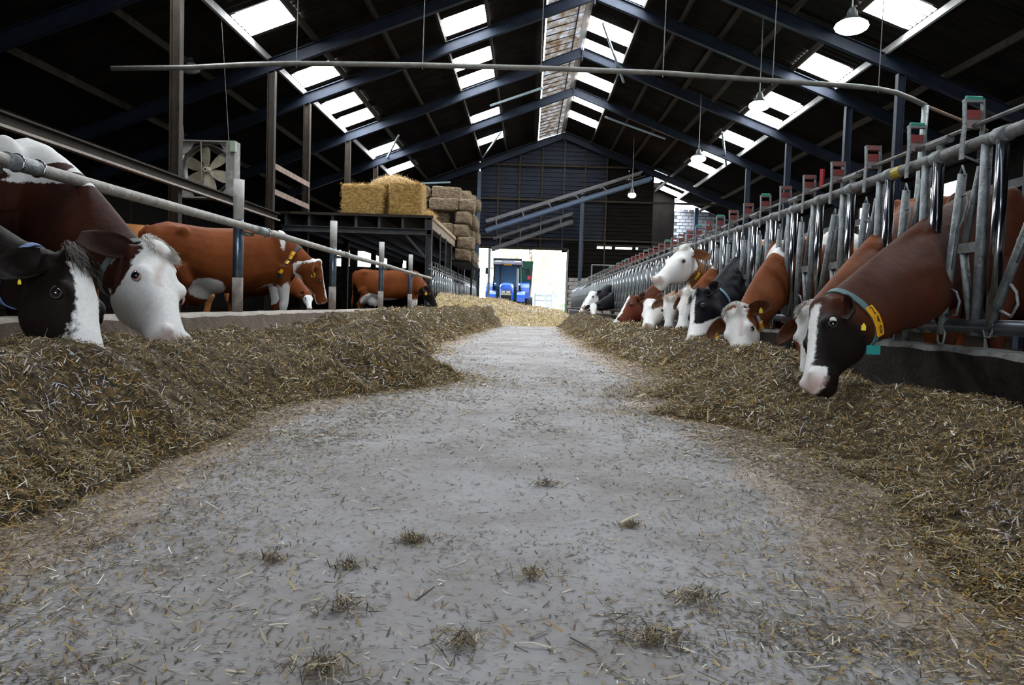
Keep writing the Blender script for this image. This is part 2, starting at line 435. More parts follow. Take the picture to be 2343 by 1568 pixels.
roof_row(cr_, 7.14, 8.33, [8.2, 13.0, 17.4, 21.6, 25.3, 27.3, 30.6, 33.9, 36.6, 42.3, 44.4], zr, y1=45.6)
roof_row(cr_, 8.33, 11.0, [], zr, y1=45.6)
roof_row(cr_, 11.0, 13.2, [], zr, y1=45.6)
# stained translucent ridge canopy
def canopy_mat():
    m = bpy.data.materials.new('stained_ridge_board'); m.use_nodes = True
    n = m.node_tree.nodes; L = m.node_tree.links; out = n['Material Output']; b = n['Principled BSDF']
    tcn = n.new('ShaderNodeTexCoord'); mp = n.new('ShaderNodeMapping'); mp.inputs['Scale'].default_value = (3.0, 1.2, 1)
    L.new(tcn.outputs['Object'], mp.inputs[0])
    t = n.new('ShaderNodeTexNoise'); t.inputs['Scale'].default_value = 1.6; t.inputs['Detail'].default_value = 6; L.new(mp.outputs[0], t.inputs['Vector'])
    r = n.new('ShaderNodeValToRGB'); e = r.color_ramp.elements
    e[0].position = .33; e[0].color = (.06, .032, .012, 1); e[1].position = .66; e[1].color = (.22, .22, .235, 1)
    x = e.new(.5); x.color = (.13, .105, .08, 1)
    L.new(t.outputs['Fac'], r.inputs[0]); L.new(r.outputs[0], b.inputs['Base Color']); b.inputs['Roughness'].default_value = .8
    tr = n.new('ShaderNodeBsdfTranslucent'); L.new(r.outputs[0], tr.inputs[0])
    mx = n.new('ShaderNodeMixShader'); mx.inputs[0].default_value = .33
    L.new(b.outputs[0], mx.inputs[1]); L.new(tr.outputs[0], mx.inputs[2]); L.new(mx.outputs[0], out.inputs[0])
    return m
CANO = canopy_mat()
rc = thing('ridge_canopy', None, None, (1, 20, ZR)); tag(rc, kind='structure')
y = -5.0
while y < YG:
    w = .62
    MB().add([(.31, y - .01, zl(.31) + .10), (1.66, y - .01, ZR - .0), (1.66, y + w, ZR - .0), (.31, y + w, zl(.31) + .10)], [(0, 1, 2, 3)]).build('canopy_board', CANO, rc)
    MB().bar((.31, y, zl(.31) + .08), (1.5, y, ZR - .03), .035, .03).build('board_batten', PURL, rc)
    y += w
MB().bar((1.5, -5, ZR - .02), (1.5, YG, ZR - .02), .12, .1).build('ridge_beam', PURLW, rc)
MB().bar((1.24, -5, ZR - .14), (1.24, YG, ZR - .14), .03, .12).build('ridge_rail', STEEL, rc)
# purlins
def purlin(x, y0, y1, m, h=.16, w=.07):
    z = zroof(x) - h / 2 - .0
    tag(MB().box((x - w / 2, y0, z - h / 2), (x + w / 2, y1, z + h / 2)).build('roof_purlin', m), kind='structure')
for x in (.16, -1.33, -2.55, -3.87, -5.33, -6.5, -7.9, -9.9, -11.6): purlin(x, -5, YG, PURL if x not in (-6.5,) else PURLW)
for x in (3.0, 4.0, 5.1, 6.1, 7.14, 9.8, 11.4): purlin(x, -5, YG if x < 7 else 45.6, PURL)
purlin(8.36, -5, 45.6, PURLW)
# portal frames
FR = [3.7, 8.9, 14.0, 19.15, 22.2, 27.2, 32.1, YG - .35]
for y in FR:
    f = thing('portal_frame', None, None, (0, y, 0)); tag(f, kind='structure')
    d = .15 + .16
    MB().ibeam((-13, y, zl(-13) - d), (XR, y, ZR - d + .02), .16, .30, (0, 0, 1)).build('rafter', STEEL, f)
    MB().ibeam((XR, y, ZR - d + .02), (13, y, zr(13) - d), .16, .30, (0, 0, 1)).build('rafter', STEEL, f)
    MB().box((XR - .02, y - .09, ZR - .6), (XR + .02, y + .09, ZR - .17)).build('apex_plate', STEEL, f)
    if y > 10 and y < 40:
        MB().ibeam((-6.38, y, 0), (-6.38, y, zl(-6.38) - .45), .16, .18, (1, 0, 0)).build('column', RUSTY, f)
    if y < 40: MB().ibeam((8.75, y, 0), (8.75, y, zr(8.75) - .45), .16, .18, (1, 0, 0)).build('column', STEEL, f)
for x, z1 in ((-2.66, zl(-2.66) - .6), (2.62, 6.3)):
    tag(MB().ibeam((x, YG - .5, 0), (x, YG - .5, z1), .18, .18, (1, 0, 0)).build('steel_column', mat('blue_column', (0.03, 0.055, 0.09), .5)), kind='structure')
tag(MB().ibeam((9.2, 43.8, 0), (9.2, 43.8, 6.2), .2, .2, (1, 0, 0)).build('steel_column', mat('blue_column')), kind='structure')
# roof bracing between frames
WHT = mat('pale_brace', (0.35, 0.45, 0.52), .5)
for a, c in (((-5.0, 29.3, zl(-5) - .3), (-6.2, 33.0, zl(-6.2) - .25)), ((-1.4, 34.4, zl(-1.4) - .35), (-2.4, 38.5, zl(-2.4) - .3)),
             ((2.0, 24.0, zr(2) - .3), (3.2, 28.6, zr(3.2) - .25)), ((3.0, 33.5, zr(3) - .4), (5.6, 33.5, zr(5.6) + .25 - .5)),
             ((7.0, 29.4, zr(7) - .3), (8.2, 33.5, zr(8.2) - .3)), ((-5.6, 38.8, zl(-5.6) - .4), (-4.0, 38.8, zl(-4) - .9)),
             ((-1.6, 29.0, zl(-1.6) - .5), (.3, 28.2, zl(.3) - .75))):
    tag(MB().tube([a, c], .045, 6).build('roof_brace', WHT), kind='structure')

# bright light leaks are not built; steel beam along the left columns
bmt = thing('steel_side_beam', 'long brown steel beam bolted along the left row of columns above the cows', 'beam', (-6.22, 10, 2.45))
MB().box((-6.27, 1.0, 2.42), (-6.24, 19.3, 2.55)).build('web', RUSTY, bmt)
MB().box((-6.27, 1.0, 2.385), (-6.17, 19.3, 2.42)).build('bottom_flange', mat('pale_flange', (0.30, 0.26, 0.22), .7, 0, (0.4, 0.36, 0.31), 5), bmt)  # bottom flange much paler than the web and top flange
MB().box((-6.27, 1.0, 2.55), (-6.17, 19.3, 2.575)).build('top_flange', RUSTY, bmt)

# kerbs
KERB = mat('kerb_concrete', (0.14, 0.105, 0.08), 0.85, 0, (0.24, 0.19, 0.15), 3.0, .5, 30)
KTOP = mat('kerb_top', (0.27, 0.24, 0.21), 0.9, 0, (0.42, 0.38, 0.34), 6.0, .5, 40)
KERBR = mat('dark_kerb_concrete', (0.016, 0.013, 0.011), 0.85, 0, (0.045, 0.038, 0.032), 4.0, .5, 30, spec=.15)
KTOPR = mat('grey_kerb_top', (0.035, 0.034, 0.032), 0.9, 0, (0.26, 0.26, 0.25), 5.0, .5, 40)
def kerb(name, x0, x1, y0, y1, h, m, mt, label, seed):
    k = thing(name, label, 'kerb', ((x0 + x1) / 2, y0, 0))
    ys = np.concatenate([np.arange(y0, 12, .06), np.arange(12, y1, .4)]); n = len(ys)
    e = .012 * (fbm(ys * 5, ys * 0, seed) - .5) * 2; e2 = .012 * (fbm(ys * 7, ys * 0 + 4, seed) - .5) * 2
    V = np.zeros((n, 6, 3)); V[:, :, 1] = ys[:, None]
    V[:, 0] = np.stack([ys * 0 + x0, ys, ys * 0], 1); V[:, 1] = np.stack([ys * 0 + x0, ys, ys * 0 + h - .025 + e], 1)
    V[:, 2] = np.stack([ys * 0 + x0 + .02 + e2, ys, ys * 0 + h + e * .3], 1); V[:, 3] = np.stack([ys * 0 + x1 - .02 + e2, ys, ys * 0 + h + e * .3], 1)
    V[:, 4] = np.stack([ys * 0 + x1, ys, ys * 0 + h - .025 + e], 1); V[:, 5] = np.stack([ys * 0 + x1, ys, ys * 0], 1)
    def strip(cols, nm, mm):
        idx = np.arange(n)[:, None] * 6 + np.array(cols)
        F = np.concatenate([np.stack([idx[:-1, j], idx[1:, j], idx[1:, j + 1], idx[:-1, j + 1]], 1) for j in range(len(cols) - 1)])
        link(nm, np_mesh(nm, V.reshape(-1, 3), F), mm, k)
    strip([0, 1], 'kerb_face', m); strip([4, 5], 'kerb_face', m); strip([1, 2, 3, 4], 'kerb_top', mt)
    return k
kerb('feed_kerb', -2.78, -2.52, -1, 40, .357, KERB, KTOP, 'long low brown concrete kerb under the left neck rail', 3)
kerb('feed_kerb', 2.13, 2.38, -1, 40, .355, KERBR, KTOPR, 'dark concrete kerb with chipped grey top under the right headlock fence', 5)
# ------------------------------------------------------------------ left neck rail
nr = thing('neck_rail', 'long grey pipe neck rail on round posts along the left kerb', 'rail', (-2.6, 1, 0))
POSTC = mat('pale_post_cap', (0.42, 0.42, 0.40), .6, .1, (0.55, 0.55, 0.53), 10, .3)
POSTB = mat('blue_zinc_post', (0.10, 0.15, 0.22), .3, .8, (0.2, 0.26, 0.34), 12, .1)
PSTN = mat('stained_post_foot', (0.22, 0.19, 0.17), .7, .1, (0.38, 0.35, 0.32), 14, .3)
MB().tube([(-2.57, y_, 1.13 + .004 * math.sin(y_)) for y_ in np.linspace(.8, 20.7, 26)], .035, 12).build('rail_pipe', mat('dusty_rail', (0.24, 0.23, 0.21), .55, .2, (0.40, 0.385, 0.355), 9, .35, 60), nr, True)
for y in (3.6, 7.12, 10.6, 14.1, 17.6, 21.1):
    p = MB().tube([(-2.66, y, .35), (-2.66, y, 1.55)], .046, 14).build('post', POSTB, nr, True)
    MB().tube([(-2.66, y, 1.2), (-2.66, y, 1.56)], .048, 14).build('post_sleeve', POSTC, p, True)
    MB().tube([(-2.66, y, .34), (-2.66, y, .67)], .049, 14).build('post_foot', PSTN, p, True)
    MB().bar((-2.62, y, 1.08), (-2.62, y + .22, 1.08), .05, .03).build('bracket', DARKGALV, nr)
    MB().tube([(-2.57, y + .2, 1.13), (-2.57, y + .42, 1.13)], .042, 12).build('pipe_sleeve', GALV, nr, True)
for y in (3.88, 4.05, 7.62):
    pts = [(-2.57 + .043 * math.cos(a), y, 1.13 + .043 * math.sin(a)) for a in np.linspace(-2.2, 2.6, 14)]
    MB().tube(pts, .006, 6).build('ring_clamp', CHROME, nr, True)

# ------------------------------------------------------------------ headlock fences
GREENP = mat('green_plastic', (0.03, 0.30, 0.20), .5); REDP = mat('red_plastic', (0.28, 0.015, 0.015), .5, 0, (0.2, 0.06, 0.055), 30)
PINKP = mat('faded_red_plastic', (0.24, 0.10, 0.095), .6)
def unit_meshes():
    U = {}
    U['post'] = (MB().tube([(0, 0, .42), (0, 0, 1.35)], .030, 12), CHROME)
    U['pipe'] = (MB().tube([(0, 0, .42), (0, 0, 1.35)], .026, 10), GALV)
    U['brace'] = (MB().tube([(0, .02, 1.25), (0, .13, .86)], .019, 8).tube([(0, .13, .84), (0, .02, .45)], .021, 8), GALV)
    U['pivot_plate'] = (MB().box((-.022, .0, .83), (.022, .19, .88)).tube([(-.05, .19, .855), (.03, .19, .855)], .014, 8), DARKGALV)
    # swinging bar with loops, built about its pivot
    b = MB(); b.tube([(0, 0, -.44), (0, 0, .38)], .022, 10)
    U['lock_bar'] = (b, GALV)
    h = MB()
    h.tube([(0, .0, -.4), (-.0, .035, -.43), (0, .03, -.48), (0, 0, -.50), (0, -.03, -.48), (0, -.035, -.43), (0, 0, -.4)], .006, 6)
    h.tube([(0, -.02, -.2), (0, -.09, -.21), (0, -.13, -.25), (0, -.12, -.32), (0, -.02, -.34)], .007, 6)
    h.tube([(0, -.02, .27), (0, -.07, .28), (0, -.08, .24), (0, -.06, .15), (0, -.02, .10), (0, -.02, -.1)], .006, 6)
    h.tube([(0, -.03, .37), (0, .01, .42), (0, .03, .37), (0, .02, .25)], .006, 6)
    U['loop_handle'] = (h, GALV)
    # latch over the top rail
    l = MB()
    for sx_ in (-.045, .045):
        l.bar((sx_, 0, 1.30), (sx_, .0, 1.36), .008, .035, (0, 1, 0)).bar((sx_, 0, 1.36), (sx_ * 1.0, -.015, 1.47), .008, .035, (0, 1, 0)).bar((sx_, -.015, 1.47), (sx_, 0, 1.60), .008, .03, (0, 1, 0))
    l.bar((-.05, 0, 1.59), (.05, 0, 1.59), .03, .012)
    U['latch'] = (l, GALV)
    U['latch_roller'] = (MB().tube([(-.04, 0, 1.605), (.04, 0, 1.605)], .012, 8), GREENP)
    U['latch_roller_red'] = (MB().bar((-.045, 0, 1.585), (.045, 0, 1.585), .035, .03), PINKP)
    U['latch_block'] = (MB().box((-.035, -.015, 1.50), (.035, .015, 1.545)), REDP)
    U['latch_block_low'] = (MB().box((-.038, -.012, 1.455), (.038, .018, 1.498)), mat('pinkish_plastic', (0.24, 0.19, 0.185), .6))
    out = {}
    for k, (mb, m) in U.items():
        me = mb.mesh(k); me.materials.append(m)
        me.polygons.foreach_set('use_smooth', np.array([len(p.vertices) == 4 and k in ('post', 'pipe', 'brace', 'lock_bar', 'loop_handle') for p in me.polygons])); out[k] = me
    return out
UM = unit_meshes()
def headlock(label, X, Y0, Y1, side, pitch=.57, dz=0.0, simple_after=99):
    f = thing('headlock_fence', label, 'fence', (X, Y0, 0))
    ye = Y1
    MB().tube([(X, y_, 1.37 + dz) for y_ in np.arange(Y0 - .8, ye, 1.5)], .032, 12).build('top_rail', DARKGALV, f, True)
    MB().tube([(X, y_, .465 + dz) for y_ in np.arange(Y0 - 1.0, ye, 1.5)], .036, 12).build('bottom_rail', mat('dark_rail', (0.06, 0.075, 0.10), .35, .6, (0.14, 0.16, 0.19), 6), f, True)
    MB().tube([(X, y_, 1.465 + dz) for y_ in np.arange(Y0 - .8, ye, 1.5)], .011, 6).build('latch_rod', DARKGALV, f)
    k = 0; y = Y0
    r2 = random.Random(int(X * 10))
    while y < ye - .4:
        o = (X, y, dz)
        far = y > simple_after
        place('post', UM['post'], None, f, o)
        place('pipe', UM['pipe'], None, f, (X, y + .13, dz))
        if not far:
            place('brace', UM['brace'], None, f, (X, y + .15, dz))
            place('pivot_plate', UM['pivot_plate'], None, f, (X, y + .14, dz))
        lean = {0: .50, 1: .14, 2: .10, 4: .34, 5: .06}.get(k, r2.uniform(.02, .2))
        lb = place('lock_bar', UM['lock_bar'], None, f, (X - .03 * side, y + .33, .855 + dz), (lean, 0, 0))
        if not far:
            q = bpy.data.objects.new('loop_handle', UM['loop_handle']); COL.objects.link(q); q.parent = lb
        la = place('latch', UM['latch'], None, f, (X, y + .27, dz))
        if y < 21:
            green = (k in (1, 2, 7, 10, 12, 16, 20)) or (k > 20 and r2.random() < .4)
            for nm in (('latch_roller' if green else 'latch_roller_red'), 'latch_block', 'latch_block_low'):
                q = bpy.data.objects.new(nm.replace('_red', '').replace('_low', ''), UM[nm]); COL.objects.link(q); q.parent = la
        if k % 2 == 0 and y < 25:
            MB().tube([(X, y - .1, 1.45 + dz), (X, y + .12, 1.45 + dz)], .024, 8).tube([(X, y, 1.37 + dz), (X, y, 1.46 + dz)], .02, 8).build('rod_guide', DARKGALV, f)
        MB().tube([(X, y - .05, 1.37 + dz), (X, y + .05, 1.37 + dz)], .039, 12).build('rail_collar', GALV, f, True) if y < 15 else None
        if k % 5 == 0:
            MB().box((X - .04, y - .04, .33), (X + .04, y + .04, .46 + dz)).build('foot', DARKGALV, f)
        y += pitch; k += 1
    return f
headlock('galvanised steel headlock feed fence with red and green latches on the right kerb', 2.2, 3.17, 39.0, 1, simple_after=24)
ff = [o for o in COL.objects if o.name == 'headlock_fence'][0]
MB().tube([(2.2, 6.02, 1.46), (2.2, 6.02, 1.60)], .018, 8).build('red_marker', mat('bright_red', (.5, .02, .04), .4), ff)
MB().tube([(2.2, 4.72, 1.37), (2.2, 4.84, 1.37)], .034, 12).build('yellow_tape', mat('yellow_tape', (.45, .36, .02), .5), ff)
headlock('small distant headlock feed fence along the left kerb beyond the neck rail', -2.6, 21.2, 39.0, -1, simple_after=0)

# ------------------------------------------------------------------ pipe hung across the barn
wp = thing('overhead_pipe', 'thin grey pipe hanging on wires across the barn, bending down at the right', 'pipe', (0, 13, 4.4))
pp = [at(255, 157, 13), at(430, 155, 13), at(560, 148, 13), at(678, 145, 13), at(967, 149, 13), at(1238, 156, 13), at(1517, 167, 13), at(1768, 185, 13), at(1960, 198, 13), at(2010, 204, 13), at(2050, 212, 13), at(2085, 226, 13), at(2118, 242, 13), at(2190, 272, 13), at(2260, 300, 13)]
PIPG = mat('grey_water_pipe', (0.13, 0.13, 0.115), .55, .2, (0.22, 0.22, 0.20), 6, .2)
MB().tube(pp[:13], .042, 10).build('pipe_run', PIPG, wp, True)
MB().tube(pp[12:], .028, 8).build('pipe_tail', mat('rusty_pipe', (0.16, 0.10, 0.07), .7), wp, True)
for i in (3, 4, 5, 6, 7, 9):
    p = pp[i]
    MB().tube([p + Vector((0, 0, -.07)), (p.x + .02, p.y, zroof(p.x) - .1)], .008, 5).build('hanger_wire', DARKGALV, wp)
MB().tube([pp[12], (pp[12].x - .12, 13, 0)], .055, 10).build('support_post', GALV, wp, True)
# more background posts and rails in the right pens
rp_ = thing('pen_divider', 'dark pipe partition of the pens behind the right headlock fence', 'pen rails', (6, 14, 0))
for y in (6.5, 9.6, 12.6, 15.7, 18.8, 21.9, 25.0):
    MB().tube([(5.6, y, 0), (5.6, y, 1.5)], .035, 8).build('rail_post', DARKGALV, rp_)
for z in (.75, 1.15, 1.5):
    MB().tube([(5.6, 5, z), (5.6, 30, z)], .03, 8).build('pen_rail', DARKGALV, rp_)
# far pipe gate
g = thing('pipe_gate', 'dark three-bar pipe gate across the back of the right pens', 'gate', (4.5, 38.9, 0))
for z in (1.55, 2.05, 2.6): MB().tube([(3.1, 38.9, z), (7.6, 38.9, z)], .035, 6).build('gate_bar', DARKGALV, g)
for x in (3.12, 4.9, 6.6): MB().tube([(x, 38.9, 0), (x, 38.9, 2.6)], .035, 6).build('gate_post', DARKGALV, g)

# ------------------------------------------------------------------ fan
FANW = mat('fan_housing', (0.36, 0.36, 0.33), .6, 0, (0.24, 0.23, 0.2), 7, .2)
fc = at(474, 389, 16.4); fr = .60
fan = thing('ventilation_fan', 'square framed ventilation fan with six blades hung behind the left columns', 'fan', (fc.x, fc.y, fc.z))
def ringm(r0, r1, y0, y1, n=28):
    b = MB(); a = [2 * math.pi * i / n for i in range(n)]
    vs = []
    for rr, yy in ((r0, y0), (r1, y0), (r1, y1), (r0, y1)): vs += [(fc.x + rr * math.cos(t), fc.y + yy, fc.z + rr * math.sin(t)) for t in a]
    fs = []
    for k in range(4):
        for i in range(n):
            j = (i + 1) % n; q = (k + 1) % 4
            fs.append((k * n + i, k * n + j, q * n + j, q * n + i))
    return b.add(vs, fs)
ringm(.50, .53, -.05, .2).build('fan_ring', mat('dark_ring', (0.06, 0.06, 0.055), .5), fan, True)
b = MB(); s_ = .6
b.box((fc.x - s_, fc.y - .1, fc.z + s_ - .03), (fc.x + s_, fc.y + .2, fc.z + s_)).box((fc.x - s_, fc.y - .1, fc.z - s_), (fc.x + s_, fc.y + .2, fc.z - s_ + .03)).box((fc.x - s_, fc.y - .1, fc.z - s_), (fc.x - s_ + .03, fc.y + .2, fc.z + s_))
b.build('fan_frame', FANW, fan)
MB().box((fc.x + s_ - .16, fc.y - .12, fc.z - s_), (fc.x + s_ + .02, fc.y + .2, fc.z + s_)).build('side_panel', mat('fan_side', (0.42, 0.42, 0.40), .6, 0, (0.2, 0.2, 0.19), 5, lo=.3, hi=.5), fan)
b = MB()
for sx_ in (-1, 1):
    for sz in (-1, 1): MB().add([(fc.x + sx_ * .57, fc.y + .0, fc.z + sz * .57), (fc.x + sx_ * .57, fc.y, fc.z + sz * .25), (fc.x + sx_ * .38, fc.y, fc.z + sz * .38), (fc.x + sx_ * .25, fc.y, fc.z + sz * .57)], [(0, 1, 2, 3)]).build('corner_gusset', FANW, fan)

for k in range(6):
    a = k * math.pi / 3 + .15 + math.pi / 2; b = MB(); N = 7
    ca, sa = math.cos(a), math.sin(a); vs = []
    for i in range(N):
        t = i / (N - 1); r = .07 + .42 * t; w = (.05 + .07 * math.sin(min(1, t * 1.15) * math.pi * .62)) * (1 if t < .95 else .7)
        for e in (-1, 1):
            tw = .5 - .2 * t
            vs.append((fc.x + ca * r - sa * e * w, fc.y + .02 + e * w * math.sin(tw), fc.z + sa * r + ca * e * w))
        for e in (1, -1): vs.append((fc.x + ca * r - sa * e * w, fc.y + .03 + e * w * math.sin(.5 - .2 * t), fc.z + sa * r + ca * e * w))
    b.loft([[vs[i * 4 + j] for j in range(4)] for i in range(N)])
    b.build('fan_blade', mat('dusty_blade', (0.42, 0.38, 0.28), .6, 0, (0.25, 0.22, 0.16), 6), fan)
MB().tube([(fc.x, fc.y - .1, fc.z), (fc.x, fc.y + .12, fc.z)], [.05, .075], 12).build('fan_hub', mat('hub', (0.5, 0.48, 0.38), .5), fan)
MB().tube([(fc.x, fc.y - .11, fc.z), (fc.x, fc.y - .10, fc.z)], .022, 10).build('hub_bolt', mat('black_rubber', (0.015, 0.015, 0.015), .5), fan)
MB().tube([(fc.x - .10, fc.y - .09, fc.z + .58), (fc.x - .06, fc.y - .09, fc.z - .57)], .012, 6).build('guard_bar', FANW, fan)
MB().box((fc.x + s_ - .05, fc.y - .2, fc.z + .36), (fc.x + s_ + .06, fc.y - .1, fc.z + .58)).build('switch_box', mat('green_box', (0.28, 0.36, 0.27), .5), fan)
for dx in (-.5, .45): MB().tube([(fc.x + dx, fc.y, fc.z + .6), (fc.x + dx - .2, fc.y, zl(fc.x + dx) - .1)], .007, 5).build('hanging_cable', DARKGALV, fan)

# ------------------------------------------------------------------ bale platform
XP0, XP1, YP = -6.86, -2.57, 20.6; ZP = 2.76
pf = thing('bale_platform', 'dark steel bale platform on posts behind the left cows', 'platform', (-4.5, YP, 0))
DKS = mat('dark_deck', (0.012, 0.010, 0.009), .8, 0, (0.022, 0.018, 0.016), 4, spec=.1)
GS = mat('grey_frame_steel', (0.03, 0.032, 0.035), .55, 0, (0.052, 0.055, 0.06), 5, spec=.25)
for k in range(10):
    MB().box((XP0, YP + k * 2.0, ZP - .05), (XP1, YP + k * 2.0 + 1.98, ZP)).build('deck_board', DKS, pf)
MB().box((XP0, YP - .02, ZP - .05), (XP1 + .02, YP + .02, ZP + .02)).build('front_edge', RUSTY, pf)
MB().box((XP1 - .02, YP, ZP - .09), (XP1 + .03, 40.2, ZP + .01)).build('side_edge', mat('straw_dusted_wood', (0.26, 0.19, 0.12), .8, 0, (0.4, 0.3, 0.18), 5), pf)
MB().box((XP1 - .06, YP + .05, ZP - .32), (XP1 - .0, 40.2, ZP - .1)).build('side_beam', mat('planed_beam', (0.20, 0.16, 0.125), .75, 0, (0.28, 0.23, 0.18), 4), pf)
MB().ibeam((XP0 + .3, YP + .05, ZP - .42), (XP1, YP + .05, ZP - .42), .14, .16).build('front_beam', GS, pf)
for k in range(7):
    x = XP0 + .4 + k * .62
    MB().box((x - .035, YP + .06, ZP - .34), (x + .035, 40, ZP - .05)).build('joist', GS, pf)
for y in (YP + .05, 26.0, 31.5, 37.0):
    MB().ibeam((XP1 - .08, y, 0), (XP1 - .08, y, ZP - .1), .14, .16, (1, 0, 0)).build('support_post', GS, pf)
MB().bar((XP1 - .1, YP + .05, ZP - 1.15), (XP1 - .7, YP + .05, ZP - .5), .06, .06).build('knee_brace', GS, pf)
for y in (22.5, 24.0, 28.5): MB().tube([(XP1, y, 1.3), (XP1, y, ZP - .3)], .03, 6).build('hanger', GS, pf)
for z in (3.18, 3.80):
    MB().box((-6.32, 19.2, z - .16), (-6.28, 22.2, z - .02)).build('guard_board', mat('pinkish_board', (0.32, 0.24, 0.20), .7, 0, (0.2, 0.13, 0.1), 6), pf)

# ------------------------------------------------------------------ straw bales
def bale_mat(name, c1, c2, c3):
    return mat(name, c1, .9, 0, c3, 9, .9, 45, col3=c2, detail=10, stretch=(1, 1, 3))
BALE1 = bale_mat('golden_straw', (0.17, 0.09, 0.02), (0.38, 0.23, 0.065), (0.56, 0.38, 0.14))
BALE2 = bale_mat('weathered_straw', (0.05, 0.034, 0.018), (0.14, 0.10, 0.06), (0.26, 0.20, 0.13))
STRAWG = attr_mat('straw_bits')
def straws(name, P, N, L, Wd, cols, parent=None, m=None, lift=.004, lay=.35, flat=False):
    "P (n,3) positions, N (n,3) normals, L lengths, Wd widths, cols (n,3)"
    n = len(P); a = rng.normal(size=(n, 3)); a -= (a * N).sum(1)[:, None] * N; a /= np.linalg.norm(a, axis=1)[:, None] + 1e-9
    tilt = rng.normal(size=n) * lay
    d = a * np.cos(tilt)[:, None] + N * np.abs(np.sin(tilt))[:, None]
    s = np.cross(d, N); s /= np.linalg.norm(s, axis=1)[:, None] + 1e-9
    nn = np.cross(s, d)
    c = P + N * (lift + np.abs(np.sin(tilt)) * L * .35)[:, None]
    h = d * (L / 2)[:, None]; w = s * (Wd / 2)[:, None]; r = nn * (Wd * .3)[:, None]; bend = nn * (L * rng.uniform(-.08, .08, n))[:, None]
    V = np.stack([c - h - w, c - h + w, c + bend + w + r * .5, c + bend - w + r * .5, c + h - w * .6, c + h + w * .6], 1).reshape(-1, 3)
    b = np.arange(n)[:, None] * 6
    F = np.concatenate([b + np.array([0, 1, 2, 3]), b + np.array([3, 2, 5, 4])])
    if flat: V = V.reshape(-1, 6, 3)[:, [0, 1, 5, 4]].reshape(-1, 3); F = np.arange(n * 4).reshape(n, 4)
    me = np_mesh(name, V, F)
    ca = me.color_attributes.new('Col', 'FLOAT_COLOR', 'POINT')
    C = np.ones((n, 4 if flat else 6, 4), dtype=np.float32); C[:, :, :3] = cols[:, None, :]
    ca.data.foreach_set('color', C.ravel())
    o = link(name, me, m or STRAWG, parent)
    return o
def pick_cols(n, pal, wts):
    pal = np.array(pal); i = rng.choice(len(pal), n, p=np.array(wts) / sum(wts))
    return np.clip(pal[i] * rng.uniform(.65, 1.3, (n, 1)) * rng.uniform(.93, 1.07, (n, 3)), 0, 1)
def bale_mesh(sx_, sy_, sz, seed, amp=.03, div=10):
    me = bpy.data.meshes.new('bale'); import bmesh
    bm = bmesh.new(); bmesh.ops.create_cube(bm, size=1); bmesh.ops.subdivide_edges(bm, edges=bm.edges[:], cuts=div, use_grid_fill=True)
    r = random.Random(seed)
    for v in bm.verts:
        c = v.co * 2
        m4 = (abs(c.x) ** 10 + abs(c.y) ** 10 + abs(c.z) ** 10) ** .1
        p = c / max(m4, 1e-6) * .5 if m4 > 0 else c
        n = v.co.normalized()
        s = 1 + (math.sin(p.x * 9 + seed) * math.sin(p.y * 7 + seed * 2) * .25 + r.uniform(-.5, .5)) * amp / .5
        v.co = Vector((p.x * sx_ * s, p.y * sy_ * s, p.z * sz * s))
    bm.to_mesh(me); bm.free(); me.polygons.foreach_set('use_smooth', np.ones(len(me.polygons), dtype=bool)); return me
PAL_GOLD = [(.56, .37, .12), (.42, .25, .06), (.70, .52, .25), (.24, .13, .03)]
def bale_fuzz(parent, c, s, n, L=.10, W=.006, pal=PAL_GOLD):
    ax = rng.integers(0, 3, n); sg = rng.choice([-1, 1], n); P = rng.uniform(-.5, .5, (n, 3)); N = np.zeros((n, 3))
    P[np.arange(n), ax] = sg * .495; N[np.arange(n), ax] = sg
    P = P * np.array(s) + np.array(c)
    straws('loose_straw', P, N, rng.uniform(.4, 1.2, n) * L, np.full(n, W), pick_cols(n, pal, [4, 3, 3, 2]), parent, lay=.45)['kind'] = 'stuff'
def big_bale(px0, px1, pyt, Y, depth, label, seed, ang=0):
    a = at(px0, 490, Y); c = at(px1, 490, Y); w = c.x - a.x; h = at(px0, pyt, Y).z - ZP
    o = thing('straw_bale', label, 'bale', ((a.x + c.x) / 2, Y + depth / 2, ZP), 'big golden straw bales on the platform edge')
    q = place('bale_body', bale_mesh(w, depth, h, seed, .022, 14), BALE1, o, ((a.x + c.x) / 2, Y + depth / 2, ZP + h / 2), (0, 0, 0))
    bale_fuzz(o, ((a.x + c.x) / 2, Y + depth / 2, ZP + h / 2), (w, depth, h), 2600)
    if ang: o.rotation_euler = (0, 0, ang)
    return o
big_bale(778, 876, 418, 20.95, 1.1, 'golden straw bale at the front of the platform, left of the dark gap', 3, 0)
big_bale(887, 964, 414, 21.0, 1.0, 'golden straw bale at the front right corner of the platform', 8, 0)
